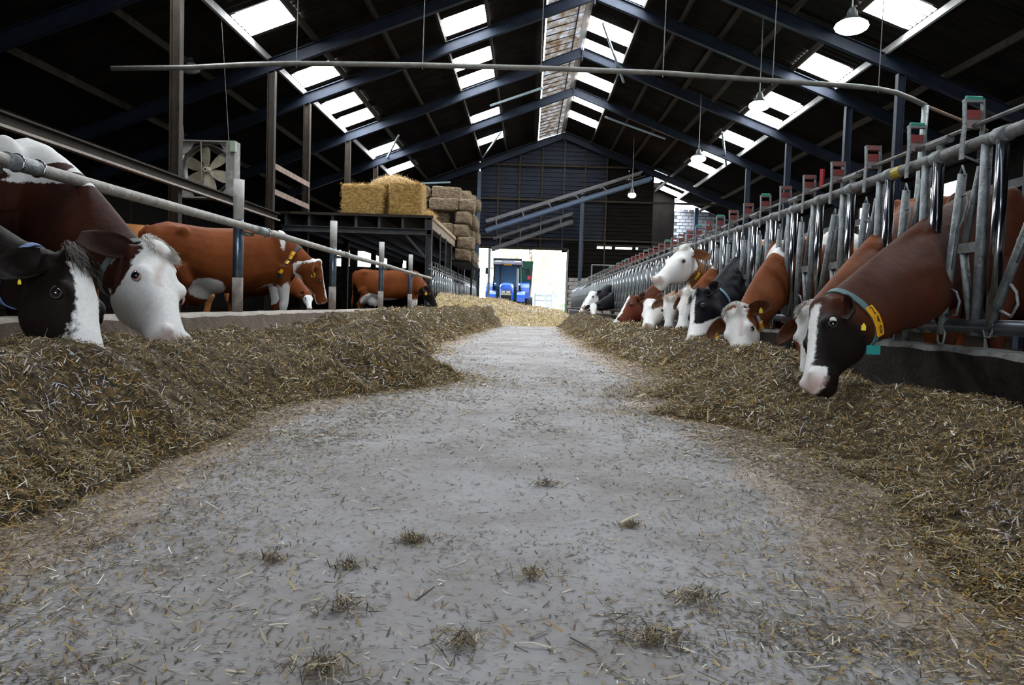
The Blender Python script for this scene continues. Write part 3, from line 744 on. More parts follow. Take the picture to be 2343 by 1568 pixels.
def hay_lump(name, label, c, s, n, pal, seed, matl, cat='straw'):
    o = thing(name, label, cat, c)
    b = MB(); r = random.Random(seed); rings = []
    M, K = 8, 22
    for i in range(M + 1):
        t = i / M; rr = math.cos(t * math.pi / 2) ** .7 + .02
        rings.append([(c[0] + s[0] * rr * math.cos(2 * math.pi * j / K) * (1 + r.uniform(-.1, .1)), c[1] + s[1] * rr * math.sin(2 * math.pi * j / K) * (1 + r.uniform(-.1, .1)), c[2] + s[2] * t * (1 + r.uniform(-.06, .06))) for j in range(K)])
    b.loft(rings); b.build('straw_mound', matl, o, True)
    u = rng.uniform(0, 2 * math.pi, n); t = rng.uniform(0, 1, n); rr = np.cos(t * np.pi / 2) ** .7
    N = np.stack([np.cos(u) * rr / s[0], np.sin(u) * rr / s[1], (t + .1) / s[2]], 1); N /= np.linalg.norm(N, axis=1)[:, None]
    P = np.stack([c[0] + s[0] * rr * np.cos(u), c[1] + s[1] * rr * np.sin(u), c[2] + s[2] * t], 1)
    straws('loose_straw', P, N, rng.uniform(.05, .16, n), np.full(n, .006), pick_cols(n, pal, [4, 3, 3, 2]), o, lay=.5)['kind'] = 'stuff'
    return o
pk = at(905, 418, 22.2)
hay_lump('straw_heap', 'pale loose straw heaped on top of the golden bales', (pk.x, 22.0, pk.z - .16), (.66, .5, .32), 1800, [(.72, .58, .34), (.55, .4, .2), (.82, .7, .46), (.4, .28, .12)], 2, BALE1)
pk = at(975, 490, 21.3)
hay_lump('straw_tuft', 'small golden straw clump at the platform corner beside the bales', (pk.x + .05, 21.2, ZP), (.25, .3, .22), 500, PAL_GOLD, 4, BALE1)
# stack of weathered bales at the far end
k = 0
sb = [bale_mesh(1.0, .55, .44, s, .03, 6) for s in (1, 5, 9, 14)]
for m_ in sb: m_.materials.append(BALE2)
def small_bale(x, y, z, rz):
    global k
    o = bpy.data.objects.new('weathered_bale', sb[k % 4]); COL.objects.link(o); o.location = (x, y, z + .22); o.rotation_euler = (rnd.uniform(-.04, .04), rnd.uniform(-.05, .05), rz + rnd.uniform(-.07, .07))
    tag(o, 'small grey-brown straw bale in the tall weathered stack beyond the golden bales', 'bale', 'weathered bales in the stack at the far left end'); k += 1
for r in range(9):
    z = 1.95 + r * .43
    top = 5.35 if True else 5
    if z > 4.25: break
    for j, y in enumerate((27.5, 28.6, 29.7, 30.8)):
        off = .12 * math.sin(r * 2.1 + j)
        if not (j == 0 and r == 5): small_bale(-2.33 + off, y, z, math.pi / 2 + .0)
    if z > 2.6:
        for x in (-3.1, -4.2):
            if r < 8: small_bale(x + .2 * math.sin(r * 1.7), 27.2 + (.3 if r % 2 else 0), z, 0)
for x in (-5.4,):
    for r in range(2): small_bale(x, 27.3, 2.76 + r * .43, 0)
b = MB().box((-2.75, 26.9, 1.85), (-1.95, 31.4, 1.93)).box((-2.0, 27, 0), (-1.94, 27.06, 1.9)).box((-2.0, 31.2, 0), (-1.94, 31.26, 1.9))
tag(b.build('bale_rack', DKS), 'low dark rack carrying the alley side of the weathered bale stack', 'rack')

# ------------------------------------------------------------------ bale elevators in front of the gable
def elevator(p0, p1, q0, q1, n, label, m1, m2, Y):
    a0, a1, c0, c1 = at(*p0, Y), at(*p1, Y), at(*q0, Y), at(*q1, Y)
    e = thing('bale_elevator', label, 'conveyor', tuple(a0))
    for dy in (0, .6):
        d = Vector((0, dy, 0))
        MB().bar(a0 + d, a1 + d, .06, .09).build('top_rail', m1, e); MB().bar(c0 + d, c1 + d, .06, .17).build('bottom_rail', m2, e)
        for i in range(n):
            t = (i + .4) / n
            MB().bar(a0.lerp(a1, t) + d, c0.lerp(c1, t) + d, .10, .05, (1, 0, 0)).build('strut', m1, e)
    for i in range(n * 2):
        t = (i + .5) / (n * 2); p = c0.lerp(c1, t); MB().bar(p, p + Vector((0, .6, 0)), .05, .03).build('cross_bar', m1, e)
    for p in (a0.lerp(a1, .3), a0.lerp(a1, .75)):
        MB().bar(p + Vector((0, .6, 0)), (p.x, YG, p.z + .1), .04, .04).build('wall_bracket', m1, e)
    tr = MB().bar(a0.lerp(c0, .45) + Vector((0, .3, 0)), a1.lerp(c1, .45) + Vector((0, .3, 0)), .5, .02).build('conveyor_bed', DKS, e)
    return e
EG = mat('elevator_grey', (0.055, 0.055, 0.06), .6, 0, (0.09, 0.09, 0.095), 4); EB = mat('elevator_blue', (0.03, 0.055, 0.10), .5)
elevator((1111, 505), (1470, 393), (1111, 527), (1492, 407), 6, 'long upper bale elevator rising to the right across the gable', EG, EB, 38.2)
for x_, z_ in ((at(1200, 500, 39.2), 0), (at(1290, 500, 39.2), 0)):
    pass
elevator((1128, 545), (1311, 487), (1124, 570), (1311, 506), 4, 'shorter lower bale elevator just above the big doorway', EG, EG, 39.2)

# ------------------------------------------------------------------ lamps
def pendant(c, label, col, strg, r=.25, lit=True):
    o = thing('pendant_lamp', label, 'lamp', tuple(c), None)
    b = MB(); K = 18
    prof = [(.05, .36), (.08, .30), (.09, .22), (r * .75, .12), (r, .06)]
    b.loft([[(c[0] + q * math.cos(2 * math.pi * j / K), c[1] + q * math.sin(2 * math.pi * j / K), c[2] + h) for j in range(K)] for q, h in prof], cap=False)
    b.build('lamp_shade', mat('lamp_shade_metal', (0.05, 0.055, 0.055), .4), o, True)
    MB().sphere((c[0], c[1], c[2] + .04), (r * 1.02, r * 1.02, .12), K, 8).build('lamp_glass', mat('glow_' + label[:5], (.9, .9, .9), .4, emit=col, estr=strg) if lit else mat('dull_glass', (.4, .42, .42), .3), o)
    MB().tube([(c[0], c[1], c[2] + .36), (c[0], c[1], zroof(c[0]) - .1)], .012, 6).build('lamp_cable', DARKGALV, o)
pendant(at(1948, 66, 14.0), 'bright greenish pendant lamp beside the nearest right roof light', (.75, 1.0, .85), 25, .28)
pendant(at(1737, 246, 19.6), 'second lit pendant lamp along the right roof lights', (.8, 1.0, .9), 25, .25)
pendant(at(1598, 366, 27.0), 'distant lit pendant lamp among the far right roof lights', (.8, 1.0, .9), 25, .25)
pendant(at(1446, 449, 36.0), 'small warm glowing lamp hanging in the dark beside the gable elevator', (1.0, .72, .38), 40, .18)
pendant(at(432, 160, 18.0), 'unlit round pendant lamp high in the dark left of the barn', (1, 1, 1), 0, .25, False)

# ------------------------------------------------------------------ tractor in the doorway
BLU = mat('tractor_blue', (0.02, 0.10, 0.55), .25, 0, spec=.6); BLK = mat('tractor_black', (0.015, 0.017, 0.02), .45)
GLS = mat('cab_glass', (0.10, 0.20, 0.25), .08, 0.0, spec=.8); WHP = mat('white_panel', (0.75, 0.78, 0.82), .4)
YT = 42.2; sc_ = YT / 1787
def tp(px, py, y=YT): return at(px, py, y)
T = thing('blue_tractor', 'blue farm tractor facing us in the bright doorway', 'tractor', (tp(1165, 700).x, YT, 0))
cx = tp(1160, 640).x
def tb(x0, x1, z0, z1, y0, y1, nm, m, par=T, smooth=False): return MB().box((cx + x0, YT + y0, z0), (cx + x1, YT + y1, z1)).build(nm, m, par)
# hood with rounded front
b = MB(); rings = []
for yy, w, zt in ((-1.0, .26, 1.38), (-.9, .33, 1.55), (-.6, .36, 1.64), (.3, .37, 1.70), (1.0, .38, 1.72)):
    ring = [(cx - w, YT + yy, .75), (cx - w, YT + yy, zt - .15), (cx - w * .8, YT + yy, zt - .04), (cx - w * .35, YT + yy, zt), (cx + w * .35, YT + yy, zt), (cx + w * .8, YT + yy, zt - .04), (cx + w, YT + yy, zt - .15), (cx + w, YT + yy, .75)]
    rings.append(ring)
b.loft(rings); hood = b.build('hood', BLU, T)
tb(-.27, .27, .8, 1.22, -1.06, -1.0, 'grille', BLK)
for x0 in (-.24, .02): tb(x0, x0 + .2, 1.12, 1.22, -1.09, -1.05, 'headlight', mat('headlight_glass', (.75, .77, .65), .2))
tb(-.33, .33, .45, .78, -1.25, -.6, 'front_ballast', BLK)
# cab
for x0, x1 in ((-.78, -.72), (-.42, -.37), (.62, .70), (-.78, -.72)):
    MB().bar((cx + x0, YT + .95, 1.2), (cx + x0 * .93, YT + 1.05, 2.72), .07, .07, (0, 1, 0)).build('cab_post', BLK, T)
MB().add([(cx - .72, YT + 1.0, 1.5), (cx + .66, YT + 1.0, 1.5), (cx + .62, YT + 1.06, 2.66), (cx - .68, YT + 1.06, 2.66)], [(0, 1, 2, 3)]).build('windscreen', GLS, T)
for sg in (-1, 1): MB().add([(cx + sg * .75, YT + 1.0, 1.3), (cx + sg * .8, YT + 2.4, 1.3), (cx + sg * .74, YT + 2.3, 2.68), (cx + sg * .7, YT + 1.06, 2.68)], [(0, 1, 2, 3)]).build('side_window', GLS, T)
tb(-.8, .8, 1.2, 1.34, 1.0, 2.4, 'cab_floor', BLK)
rf = MB(); rf.loft([[(cx + x, YT + y, z) for x, y in ((-.82 + o, .85 + o), (.82 - o, .85 + o), (.82 - o, 2.5 - o), (-.82 + o, 2.5 - o))] for z, o in ((2.68, .02), (2.72, 0), (2.86, .03), (2.92, .15))])
rf.build('cab_roof', mat('roof_grey', (0.32, 0.30, 0.29), .5), T)
tb(-.36, .36, 2.76, 2.9, .80, .86, 'roof_light_bar', WHP)
tb(-.22, .22, 2.655, 2.745, .78, .84, 'warning_strip', mat('orange_plate', (0.75, 0.33, 0.02), .5))
tb(-.8, .8, 2.62, 2.70, .86, .95, 'roof_visor', BLK)
MB().tube([(cx + .2, YT + 1.4, 1.7), (cx + .28, YT + 1.35, 1.9)], .19, 12).build('steering_wheel', BLK, T)
for sg, nm in ((-1, 'a'), (1, 'b')):
    # front fender and wheel, rear fender and wheel
    f0 = sg * .78
    rr = .45
    pts = []
    bb = MB(); rings = []
    for i in range(9):
        a = math.pi * (.05 + .8 * i / 8); c0, s0 = math.cos(a), math.sin(a)
        r0, r1 = .60, .66
        rings.append([(cx + f0 - .22, YT + c0 * r0 * -1 + .0, .58 + s0 * r0), (cx + f0 + .22, YT - c0 * r0, .58 + s0 * r0), (cx + f0 + .22, YT - c0 * r1, .58 + s0 * r1), (cx + f0 - .22, YT - c0 * r1, .58 + s0 * r1)])
    bb.loft(rings); bb.build('front_fender', BLU, T)
    def wheel(r, w, x, y, z, nmw):
        q = MB(); K = 26
        prof = [(r * .55, -w / 2), (r * .9, -w / 2), (r, -w * .35), (r, w * .35), (r * .9, w / 2), (r * .55, w / 2)]
        q.loft([[(x + h, y + rad * math.cos(2 * math.pi * j / K), z + rad * math.sin(2 * math.pi * j / K)) for j in range(K)] for rad, h in prof], cap=False)
        for j in range(K):
            a = 2 * math.pi * j / K; c0, s0 = math.cos(a), math.sin(a)
            q.bar((x - w * .45, y + r * c0, z + r * s0), (x, y + r * 1.04 * math.cos(a + .12), z + r * 1.04 * math.sin(a + .12)), .06, .06, (0, c0, s0))
            q.bar((x + w * .45, y + r * c0, z + r * s0), (x, y + r * 1.04 * math.cos(a + .12), z + r * 1.04 * math.sin(a + .12)), .06, .06, (0, c0, s0))
        o = q.build(nmw, mat('tyre_rubber', (0.02, 0.02, 0.02), .8), T)
        MB().tube([(x - w * .2, y, z), (x + w * .2, y, z)], r * .56, 18).build('rim', WHP, o)
    wheel(.58, .42, cx + f0, YT, .58, 'front_wheel')
    wheel(.82, .5, cx + sg * .95, YT + 2.3, .82, 'rear_wheel')
    b2 = MB(); rings = []
    for i in range(9):
        a = math.pi * (.02 + .9 * i / 8); c0, s0 = math.cos(a), math.sin(a)
        rings.append([(cx + sg * .95 - .27, YT + 2.3 - c0 * .9, .82 + s0 * .9), (cx + sg * .95 + .27, YT + 2.3 - c0 * .9, .82 + s0 * .9), (cx + sg * .95 + .27, YT + 2.3 - c0 * .96, .82 + s0 * .96), (cx + sg * .95 - .27, YT + 2.3 - c0 * .96, .82 + s0 * .96)])
    b2.loft(rings); b2.build('rear_fender', BLU, T)
    MB().bar((cx + sg * .75, YT + .9, 2.5), (cx + sg * 1.1, YT + .8, 2.45), .04, .04).build('mirror_arm', BLK, T)
    MB().box((cx + sg * 1.1 - .11, YT + .75, 2.15), (cx + sg * 1.1 + .11, YT + .82, 2.5)).build('mirror', BLK, T)
    MB().sphere((cx + sg * .66, YT + .6, 1.62), .06).build('work_light', WHP, T)
MB().tube([(cx + .56, YT + .7, 1.3), (cx + .56, YT + .7, 2.5)], .06, 10).build('exhaust', mat('exhaust_metal', (0.5, 0.45, 0.38), .4, .5), T)
tb(-.27, .27, 1.0, 1.1, -1.13, -1.07, 'number_plate', mat('pale_plate', (.55, .55, .42), .5))
wg = thing('feed_wagon', 'dark green feed wagon hitched behind the blue tractor', 'wagon', (cx + .5, YT + 4.5, 0))
GRN = mat('dark_green_paint', (0.01, 0.06, 0.03), .4)
MB().loft([[(cx + x, YT + y, z) for x, y in ((-.85 - o, 3.2 - o), (1.35 + o, 3.2 - o), (1.35 + o, 7 + o), (-.85 - o, 7 + o))] for z, o in ((.6, -.15), (2.0, 0), (3.05, .06))]).build('hopper', GRN, wg)
MB().box((cx - .9, YT + 3.05, 3.0), (cx + .75, YT + 3.2, 3.18)).build('hopper_rim', BLK, wg)
MB().box((cx + 1.1, YT + 3.0, 2.0), (cx + 1.28, YT + 3.1, 2.2)).build('tail_light', mat('red_lamp', (0.7, 0.03, 0.05), .4), wg)
MB().tube([(cx + 1.15, YT + 4.2, .5), (cx + 1.45, YT + 4.2, .5)], .5, 20).build('wagon_wheel', mat('tyre_rubber'), wg)
MB().tube([(cx - 1.0, YT + 4.2, .5), (cx - .7, YT + 4.2, .5)], .5, 20).build('wagon_wheel', mat('tyre_rubber'), wg)
MB().box((cx - .1, YT + 2.6, .5), (cx + .1, YT + 3.3, .65)).build('drawbar', BLK, wg)

# ------------------------------------------------------------------ outside the far door
WF = mat('white_gate_paint', (0.8, 0.82, 0.82), .6)
gt = thing('white_gate', 'white two-bar gate outside the far doorway', 'gate', (at(1255, 680, 47).x, 47, 0))
ga, gb_ = at(1224, 680, 47).x, at(1262, 680, 47).x
for z in (.35, .75, 1.05): MB().box((ga, 46.97, z), (gb_, 47.03, z + .13)).build('gate_rail', WF, gt)
for x in (ga, gb_): MB().box((x - .06, 46.95, 0), (x + .06, 47.05, 1.25)).build('gate_post', WF, gt)
pk_ = thing('picket_fence', 'pale upright bar fence right of the white gate outside', 'fence', (1.5, 49, 0))
for i in range(14): MB().box((1.62 + i * .12, 49, 0), (1.67 + i * .12, 49.04, .95)).build('picket', WF, pk_)
MB().box((1.6, 49.04, .75), (3.3, 49.07, .82)).build('fence_rail', WF, pk_)
LEAF1 = attr_mat('foliage', rough=.7)
def tree(name, label, x, y, h, r, pal, n, cat='tree'):
    t = thing(name, label, cat, (x, y, 0))
    if cat == 'tree': MB().tube([(x, y, -.1), (x + .2, y, h * .35), (x, y + .1, h * .7)], [.28, .2, .08], 8).build('trunk', mat('bark', (0.12, 0.09, 0.07), .9), t)
    u = rng.normal(size=(n, 3)); u /= np.linalg.norm(u, axis=1)[:, None]
    q = rng.uniform(.55, 1, n) ** .5
    cl = fbm(u[:, 0] * 3 + x, u[:, 2] * 3, 5) + .55
    zc = h * .62 if cat == 'tree' else h * .45
    P = u * (q * cl)[:, None] * np.array([r, r, h * .45]) + np.array([x, y, zc])
    straws('leaf_crown', P, u, rng.uniform(.15, .32, n), rng.uniform(.10, .2, n), pick_cols(n, pal, [3, 3, 2]), t, LEAF1, lay=1.0)['kind'] = 'stuff'
GP = [(.50, .66, .36), (.70, .78, .46), (.42, .62, .46)]
YP_ = [(.62, .58, .15), (.50, .55, .2), (.75, .72, .35)]
tree('leafy_tree', 'green tree outside above the tractor cab', -5.2, 62, 9, 4.2, GP, 2600)
tree('yellow_leaf_tree', 'yellow-green tree outside at the top middle of the doorway', 0.0, 72, 11, 3.2, YP_, 2000)
tree('pale_tree', 'pale green tree outside at the right side of the doorway', 6.3, 80, 11, 2.6, GP, 900)
tree('leafy_bush', 'low green bush outside right of the tractor', 2.6, 58, 3.0, 1.6, GP, 1000, 'bush')
tree('leafy_tree', 'green trees seen through the small left windows', -14, 60, 8, 6.0, GP, 2600)
# ------------------------------------------------------------------ cows
def coat_mat(name, coat, coat2, white=(.88, .885, .87), dark=(.009, .006, .005), pink=(.60, .45, .41)):
    m = bpy.data.materials.new(name); m.use_nodes = True
    n = m.node_tree.nodes; L = m.node_tree.links; b = n['Principled BSDF']
    tcn = n.new('ShaderNodeTexCoord')
    def noise(sc, d=5, r=.6):
        t = n.new('ShaderNodeTexNoise'); t.inputs['Scale'].default_value = sc; t.inputs['Detail'].default_value = d; t.inputs['Roughness'].default_value = r
        L.new(tcn.outputs['Object'], t.inputs['Vector']); return t.outputs['Fac']
    def mth(op, a, c=None):
        q = n.new('ShaderNodeMath'); q.operation = op
        for i, z in enumerate((a, c)):
            if z is None: continue
            if isinstance(z, (int, float)): q.inputs[i].default_value = z
            else: L.new(z, q.inputs[i])
        return q.outputs[0]
    def sharp(attr, nz, amp, width):
        a = n.new('ShaderNodeAttribute'); a.attribute_name = attr
        v = mth('ADD', a.outputs['Fac'], mth('MULTIPLY', mth('SUBTRACT', nz, .5), amp))
        r = n.new('ShaderNodeMapRange'); r.inputs['From Min'].default_value = -width; r.inputs['From Max'].default_value = width
        L.new(v, r.inputs['Value']); return r.outputs[0]
    def mix(f, a, c):
        q = n.new('ShaderNodeMix'); q.data_type = 'RGBA'
        if isinstance(f, float): q.inputs['Factor'].default_value = f
        else: L.new(f, q.inputs['Factor'])
        for s, z in ((6, a), (7, c)):
            if isinstance(z, tuple): q.inputs[s].default_value = (*z, 1)
            else: L.new(z, q.inputs[s])
        return q.outputs[2]
    nz = noise(30, 6, .65)
    coatc = mix(mth('MULTIPLY', mth('SUBTRACT', noise(3.5, 5), .35), 2.6), coat, coat2)
    c1 = mix(sharp('dk', nz, .12, .07), coatc, dark)
    whc = mix(mth('MULTIPLY', mth('SUBTRACT', noise(9, 5), .5), 1.6), white, tuple(v * .80 for v in white))
    c2 = mix(sharp('wm', nz, .05, .006), c1, whc)
    c3 = mix(sharp('pk', nz, .02, .02), c2, pink)
    hv = noise(60, 3, .7)
    q = n.new('ShaderNodeMix'); q.data_type = 'RGBA'; q.blend_type = 'MULTIPLY'; q.inputs['Factor'].default_value = .35
    L.new(c3, q.inputs[6]); r = n.new('ShaderNodeMapRange'); r.inputs['To Min'].default_value = .4; r.inputs['To Max'].default_value = 1.4; L.new(hv, r.inputs['Value'])
    cb = n.new('ShaderNodeCombineColor'); [L.new(r.outputs[0], cb.inputs[i]) for i in range(3)]; L.new(cb.outputs[0], q.inputs[7])
    L.new(q.outputs[2], b.inputs['Base Color'])
    b.inputs['Roughness'].default_value = .62; b.inputs['Specular IOR Level'].default_value = .10
    b.inputs['Sheen Weight'].default_value = .0; b.inputs['Sheen Roughness'].default_value = .4
    bp = n.new('ShaderNodeBump'); bp.inputs['Strength'].default_value = .30; bp.inputs['Distance'].default_value = .004
    L.new(noise(130, 3, .7), bp.inputs['Height'])
    bp2 = n.new('ShaderNodeBump'); bp2.inputs['Strength'].default_value = .35; bp2.inputs['Distance'].default_value = .02
    L.new(noise(9, 3), bp2.inputs['Height']); L.new(bp.outputs[0], bp2.inputs['Normal']); L.new(bp2.outputs[0], b.inputs['Normal'])
    return m
EYE = mat('cow_eye', (0.008, 0.007, 0.008), .06, spec=.9); EYEW = mat('eye_white', (.7, .68, .68), .2); LID = mat('pink_eyelid', (.42, .27, .23), .6); LIDD = mat('dark_eyelid', (.03, .022, .02), .6)
NOSD = mat('nostril', (.05, .02, .02), .6); HOOF = mat('horn_hoof', (.12, .10, .08), .6)
YEL = mat('yellow_tag', (.80, .62, .03), .45); YEO = mat('orange_yellow_tag', (.85, .42, .01), .45); INK = mat('black_ink', (.01, .01, .01), .6)
TEAL = mat('teal_collar', (.05, .14, .15), .6, 0, (.10, .20, .21), 12); TEALB = mat('teal_buckle', (.0, .22, .2), .4)
Z3 = Vector((0, 0, 1))
def bez(p, t):
    a = [p[i].lerp(p[i + 1], t) for i in range(3)]; b = [a[i].lerp(a[i + 1], t) for i in range(2)]; return b[0].lerp(b[1], t)
def text_mesh(s, size):
    c = bpy.data.curves.new('t', 'FONT'); c.body = s; c.size = size; c.align_x = 'CENTER'; c.align_y = 'CENTER'; c.extrude = .0006
    o = bpy.data.objects.new('t', c); COL.objects.link(o); dg = bpy.context.evaluated_depsgraph_get()
    me = bpy.data.meshes.new_from_object(o.evaluated_get(dg)); bpy.data.objects.remove(o); return me

def cow(label, poll, muz, fn, W, D, m, vox=.02, white=None, dark=None, pink=None, pinkn=True, collar=None, tags=(), ears=((-1, .35, -.25), (1, .35, -.25)), eye='dark', forelock=None, neckw=1.0, neckd=1.0, udder=False, tail=True, legs=True, gate=None, group=None, headk=1.0, body=1.0, horns=False, lickw=None):
    poll = Vector(poll); muz = Vector(muz); W = Vector(W); D = Vector((D[0], D[1], 0)).normalized(); SD = D.cross(Z3)
    a = muz - poll; Lh = a.length; a.normalize(); f = Vector(fn); f = (f - a * f.dot(a)).normalized(); s = a.cross(f)
    k = Lh / .52 * headk; hs = W.z / 1.42 * body
    root = thing('cow', label, 'cow', (W.x + D.x * .7, W.y + D.y * .7, 0), group)
    b = MB(); N = 22
    def ring(c, n_, s_, hn, hw, tp=.0, pw=2.3):
        out = []
        for j in range(N):
            t = 2 * math.pi * j / N; cn, sn = math.cos(t), math.sin(t)
            e = 2 / pw; x = math.copysign(abs(sn) ** e, sn) * hw * (1 + tp * cn); y = math.copysign(abs(cn) ** e, cn) * hn
            out.append(c + n_ * y + s_ * x)
        return out
    H = lambda t, so, fo: poll + a * (t * Lh) + s * (so * k) + f * (fo * k)
    # head
    prof = [(-.05, .11, .10, -.02, .0), (0, .17, .17, .0, .0), (.08, .195, .22, .008, .05), (.18, .205, .25, .010, .1), (.28, .22, .268, .006, .16), (.36, .222, .270, .000, .2), (.45, .195, .255, -.004, .2),
            (.55, .160, .22, -.006, .16), (.66, .132, .185, -.006, .10), (.76, .125, .160, -.006, .02), (.85, .140, .152, -.006, -.02), (.93, .155, .142, -.012, -.02), (.985, .140, .118, -.024, 0), (1.02, .09, .07, -.045, 0)]
    b.loft([ring(H(t, 0, top - d / 2), f, s, d / 2 * k, w / 2 * k, tp) for t, w, d, top, tp in prof])
    for sg in (-1, 1):
        b.sphere(H(.35, sg * .088, -.035), (.042 * k, .030 * k, .034 * k), 12, 8, (a, s, f))      # brow
        b.sphere(H(.34, sg * .070, -.150), (.085 * k, .035 * k, .085 * k), 12, 8, (a, s, f))     # cheek
        b.sphere(H(.945, sg * .045, -.022), (.028 * k, .026 * k, .020 * k), 10, 6, (a, s, f))    # nose wing
        b.tube([H(.05, sg * .06, -.05), H(.06, sg * .115, -.065)], [.035 * k, .028 * k], 10)       # ear root
    b.sphere(H(.0, 0, -.02), (.05 * k, .075 * k, .045 * k), 12, 8, (a, s, f))                     # poll bump
    b.sphere(H(.93, 0, -.135), (.06 * k, .05 * k, .028 * k), 12, 8, (a, s, f))                    # lower lip / chin
    # neck
    base = W - Z3 * .34 * hs + D * .10; hb = H(.13, 0, -.125)
    td = (W + Vector((0, 0, -.2)) - hb)
    c1 = base - D * (.28 * hs) - Z3 * .03; c2 = hb + (base - hb).normalized() * (td.length * .30) - f * (.05 * k) - a * .06
    if gate is not None:
        g = Vector(gate)
    P = [base, c1, c2, hb]
    M = 12; nr_ = []
    for i in range(M + 1):
        t = i / M; c = bez(P, t); tg = (bez(P, min(1, t + .02)) - bez(P, max(0, t - .02))).normalized()
        e = t * t * (3 - 2 * t)
        upn = (Z3 * (1 - e) + (f * .6 - a * .8 + Z3 * .2) * e)
        n_ = (upn - tg * upn.dot(tg)).normalized(); s_ = tg.cross(n_)
        hd = (.345 * (1 - t) ** 1.15 + .135 * t ** 1.0 + .03 * math.sin(t * math.pi)) * hs * neckd; hw_ = (.185 * (1 - t) + .092 * t) * hs * neckw
        hd = max(hd, .13 * k)
        nr_.append((c, n_, s_, hd, hw_))
    b.loft([ring(c, n_, s_, hd, hw_, .0 - .25, 2.1) for c, n_, s_, hd, hw_ in nr_])
    # dewlap
    for i in range(3, 9):
        c, n_, s_, hd, hw_ = nr_[i]; c3, n3, s3, hd3, hw3 = nr_[i + 1]
        b.tube([c - n_ * hd * .92, c3 - n3 * hd3 * .92], [.035, .03], 8)
    # torso
    st = [(-.20, -.12, .44, .26), (-.08, -.025, .62, .38), (.08, .0, .72, .48), (.30, -.008, .78, .56), (.62, -.02, .84, .66), (.95, -.04, .84, .70), (1.22, -.02, .72, .64), (1.42, .0, .60, .54), (1.58, -.05, .50, .44), (1.68, -.14, .34, .30)]
    b.loft([ring(W + D * (u * hs) + Z3 * ((top - dd / 2) * hs), Z3, SD, dd / 2 * hs, w / 2 * hs, -.12, 2.3) for u, top, dd, w in st])
    for sg in (-1, 1):
        b.sphere(W + D * (.06 * hs) + SD * (sg * .17 * hs) - Z3 * (.30 * hs), (.16 * hs, .09 * hs, .30 * hs), 12, 8, (D, SD, Z3))
        b.sphere(W + D * (1.30 * hs) + SD * (sg * .22 * hs) - Z3 * (.13 * hs), (.09 * hs, .06 * hs, .07 * hs), 10, 6, (D, SD, Z3))
        b.sphere(W + D * (1.38 * hs) + SD * (sg * .16 * hs) - Z3 * (.38 * hs), (.22 * hs, .12 * hs, .34 * hs), 12, 8, (D, SD, Z3))
    G = lambda u, sd, z: Vector(((W + D * (u * hs) + SD * (sd * hs)).x, (W + D * (u * hs) + SD * (sd * hs)).y, z * hs))
    if legs:
        for sg in (-1, 1):
            b.tube([G(.02, sg * .16, .95), G(.0, sg * .16, .72), G(-.02, sg * .15, .48), G(-.01, sg * .15, .42), G(.0, sg * .15, .34), G(.0, sg * .15, .17), G(-.02, sg * .15, .10), G(-.035, sg * .15, .05), G(-.05, sg * .15, .0)], [q * hs for q in (.13, .095, .062, .062, .045, .038, .048, .05, .065)], 12)
            b.tube([G(1.38, sg * .17, .85), G(1.30, sg * .18, .68), G(1.42, sg * .17, .52), G(1.52, sg * .16, .42), G(1.48, sg * .16, .32), G(1.46, sg * .16, .17), G(1.44, sg * .16, .10), G(1.425, sg * .16, .05), G(1.40, sg * .16, .0)], [q * hs for q in (.19, .15, .085, .062, .046, .042, .050, .052, .066)], 12)
    if udder:
        b.sphere(G(1.12, 0, .58), (.24 * hs, .18 * hs, .20 * hs), 14, 10, (D, SD, Z3))
        for uu in (1.04, 1.2):
            for sg in (-1, 1): b.tube([G(uu, sg * .08, .45), G(uu, sg * .085, .34)], [.022, .012], 8)
    if tail:
        b.tube([G(1.62, 0, 1.34), G(1.72, 0, 1.25), G(1.74, 0, 1.0), G(1.72, .01, .7), G(1.73, .02, .5), G(1.74, .02, .32)], [q * hs for q in (.045, .035, .025, .022, .05, .02)], 8)
    raw = b.mesh('cow_raw')
    tmp = bpy.data.objects.new('tmp', raw); COL.objects.link(tmp)
    r = tmp.modifiers.new('r', 'REMESH'); r.mode = 'VOXEL'; r.voxel_size = vox
    sm = tmp.modifiers.new('s', 'SMOOTH'); sm.factor = .5; sm.iterations = max(3, int(.15 / vox))
    me0 = bpy.data.meshes.new_from_object(tmp.evaluated_get(bpy.context.evaluated_depsgraph_get()))
    bpy.data.objects.remove(tmp)
    nv = len(me0.vertices); V = np.empty(nv * 3, dtype=np.float32); me0.vertices.foreach_get('co', V); V = V.reshape(-1, 3).astype(float)
    Fq = np.array([tuple(p.vertices) if len(p.vertices) == 4 else tuple(p.vertices) + (p.vertices[-1],) for p in me0.polygons], dtype=np.int32)
    Fq = Fq[[len(set(q)) == 4 for q in Fq]] if len(Fq) < 0 else Fq
    # ears, joined to the same body mesh
    ev, ef, einner = [], [], []
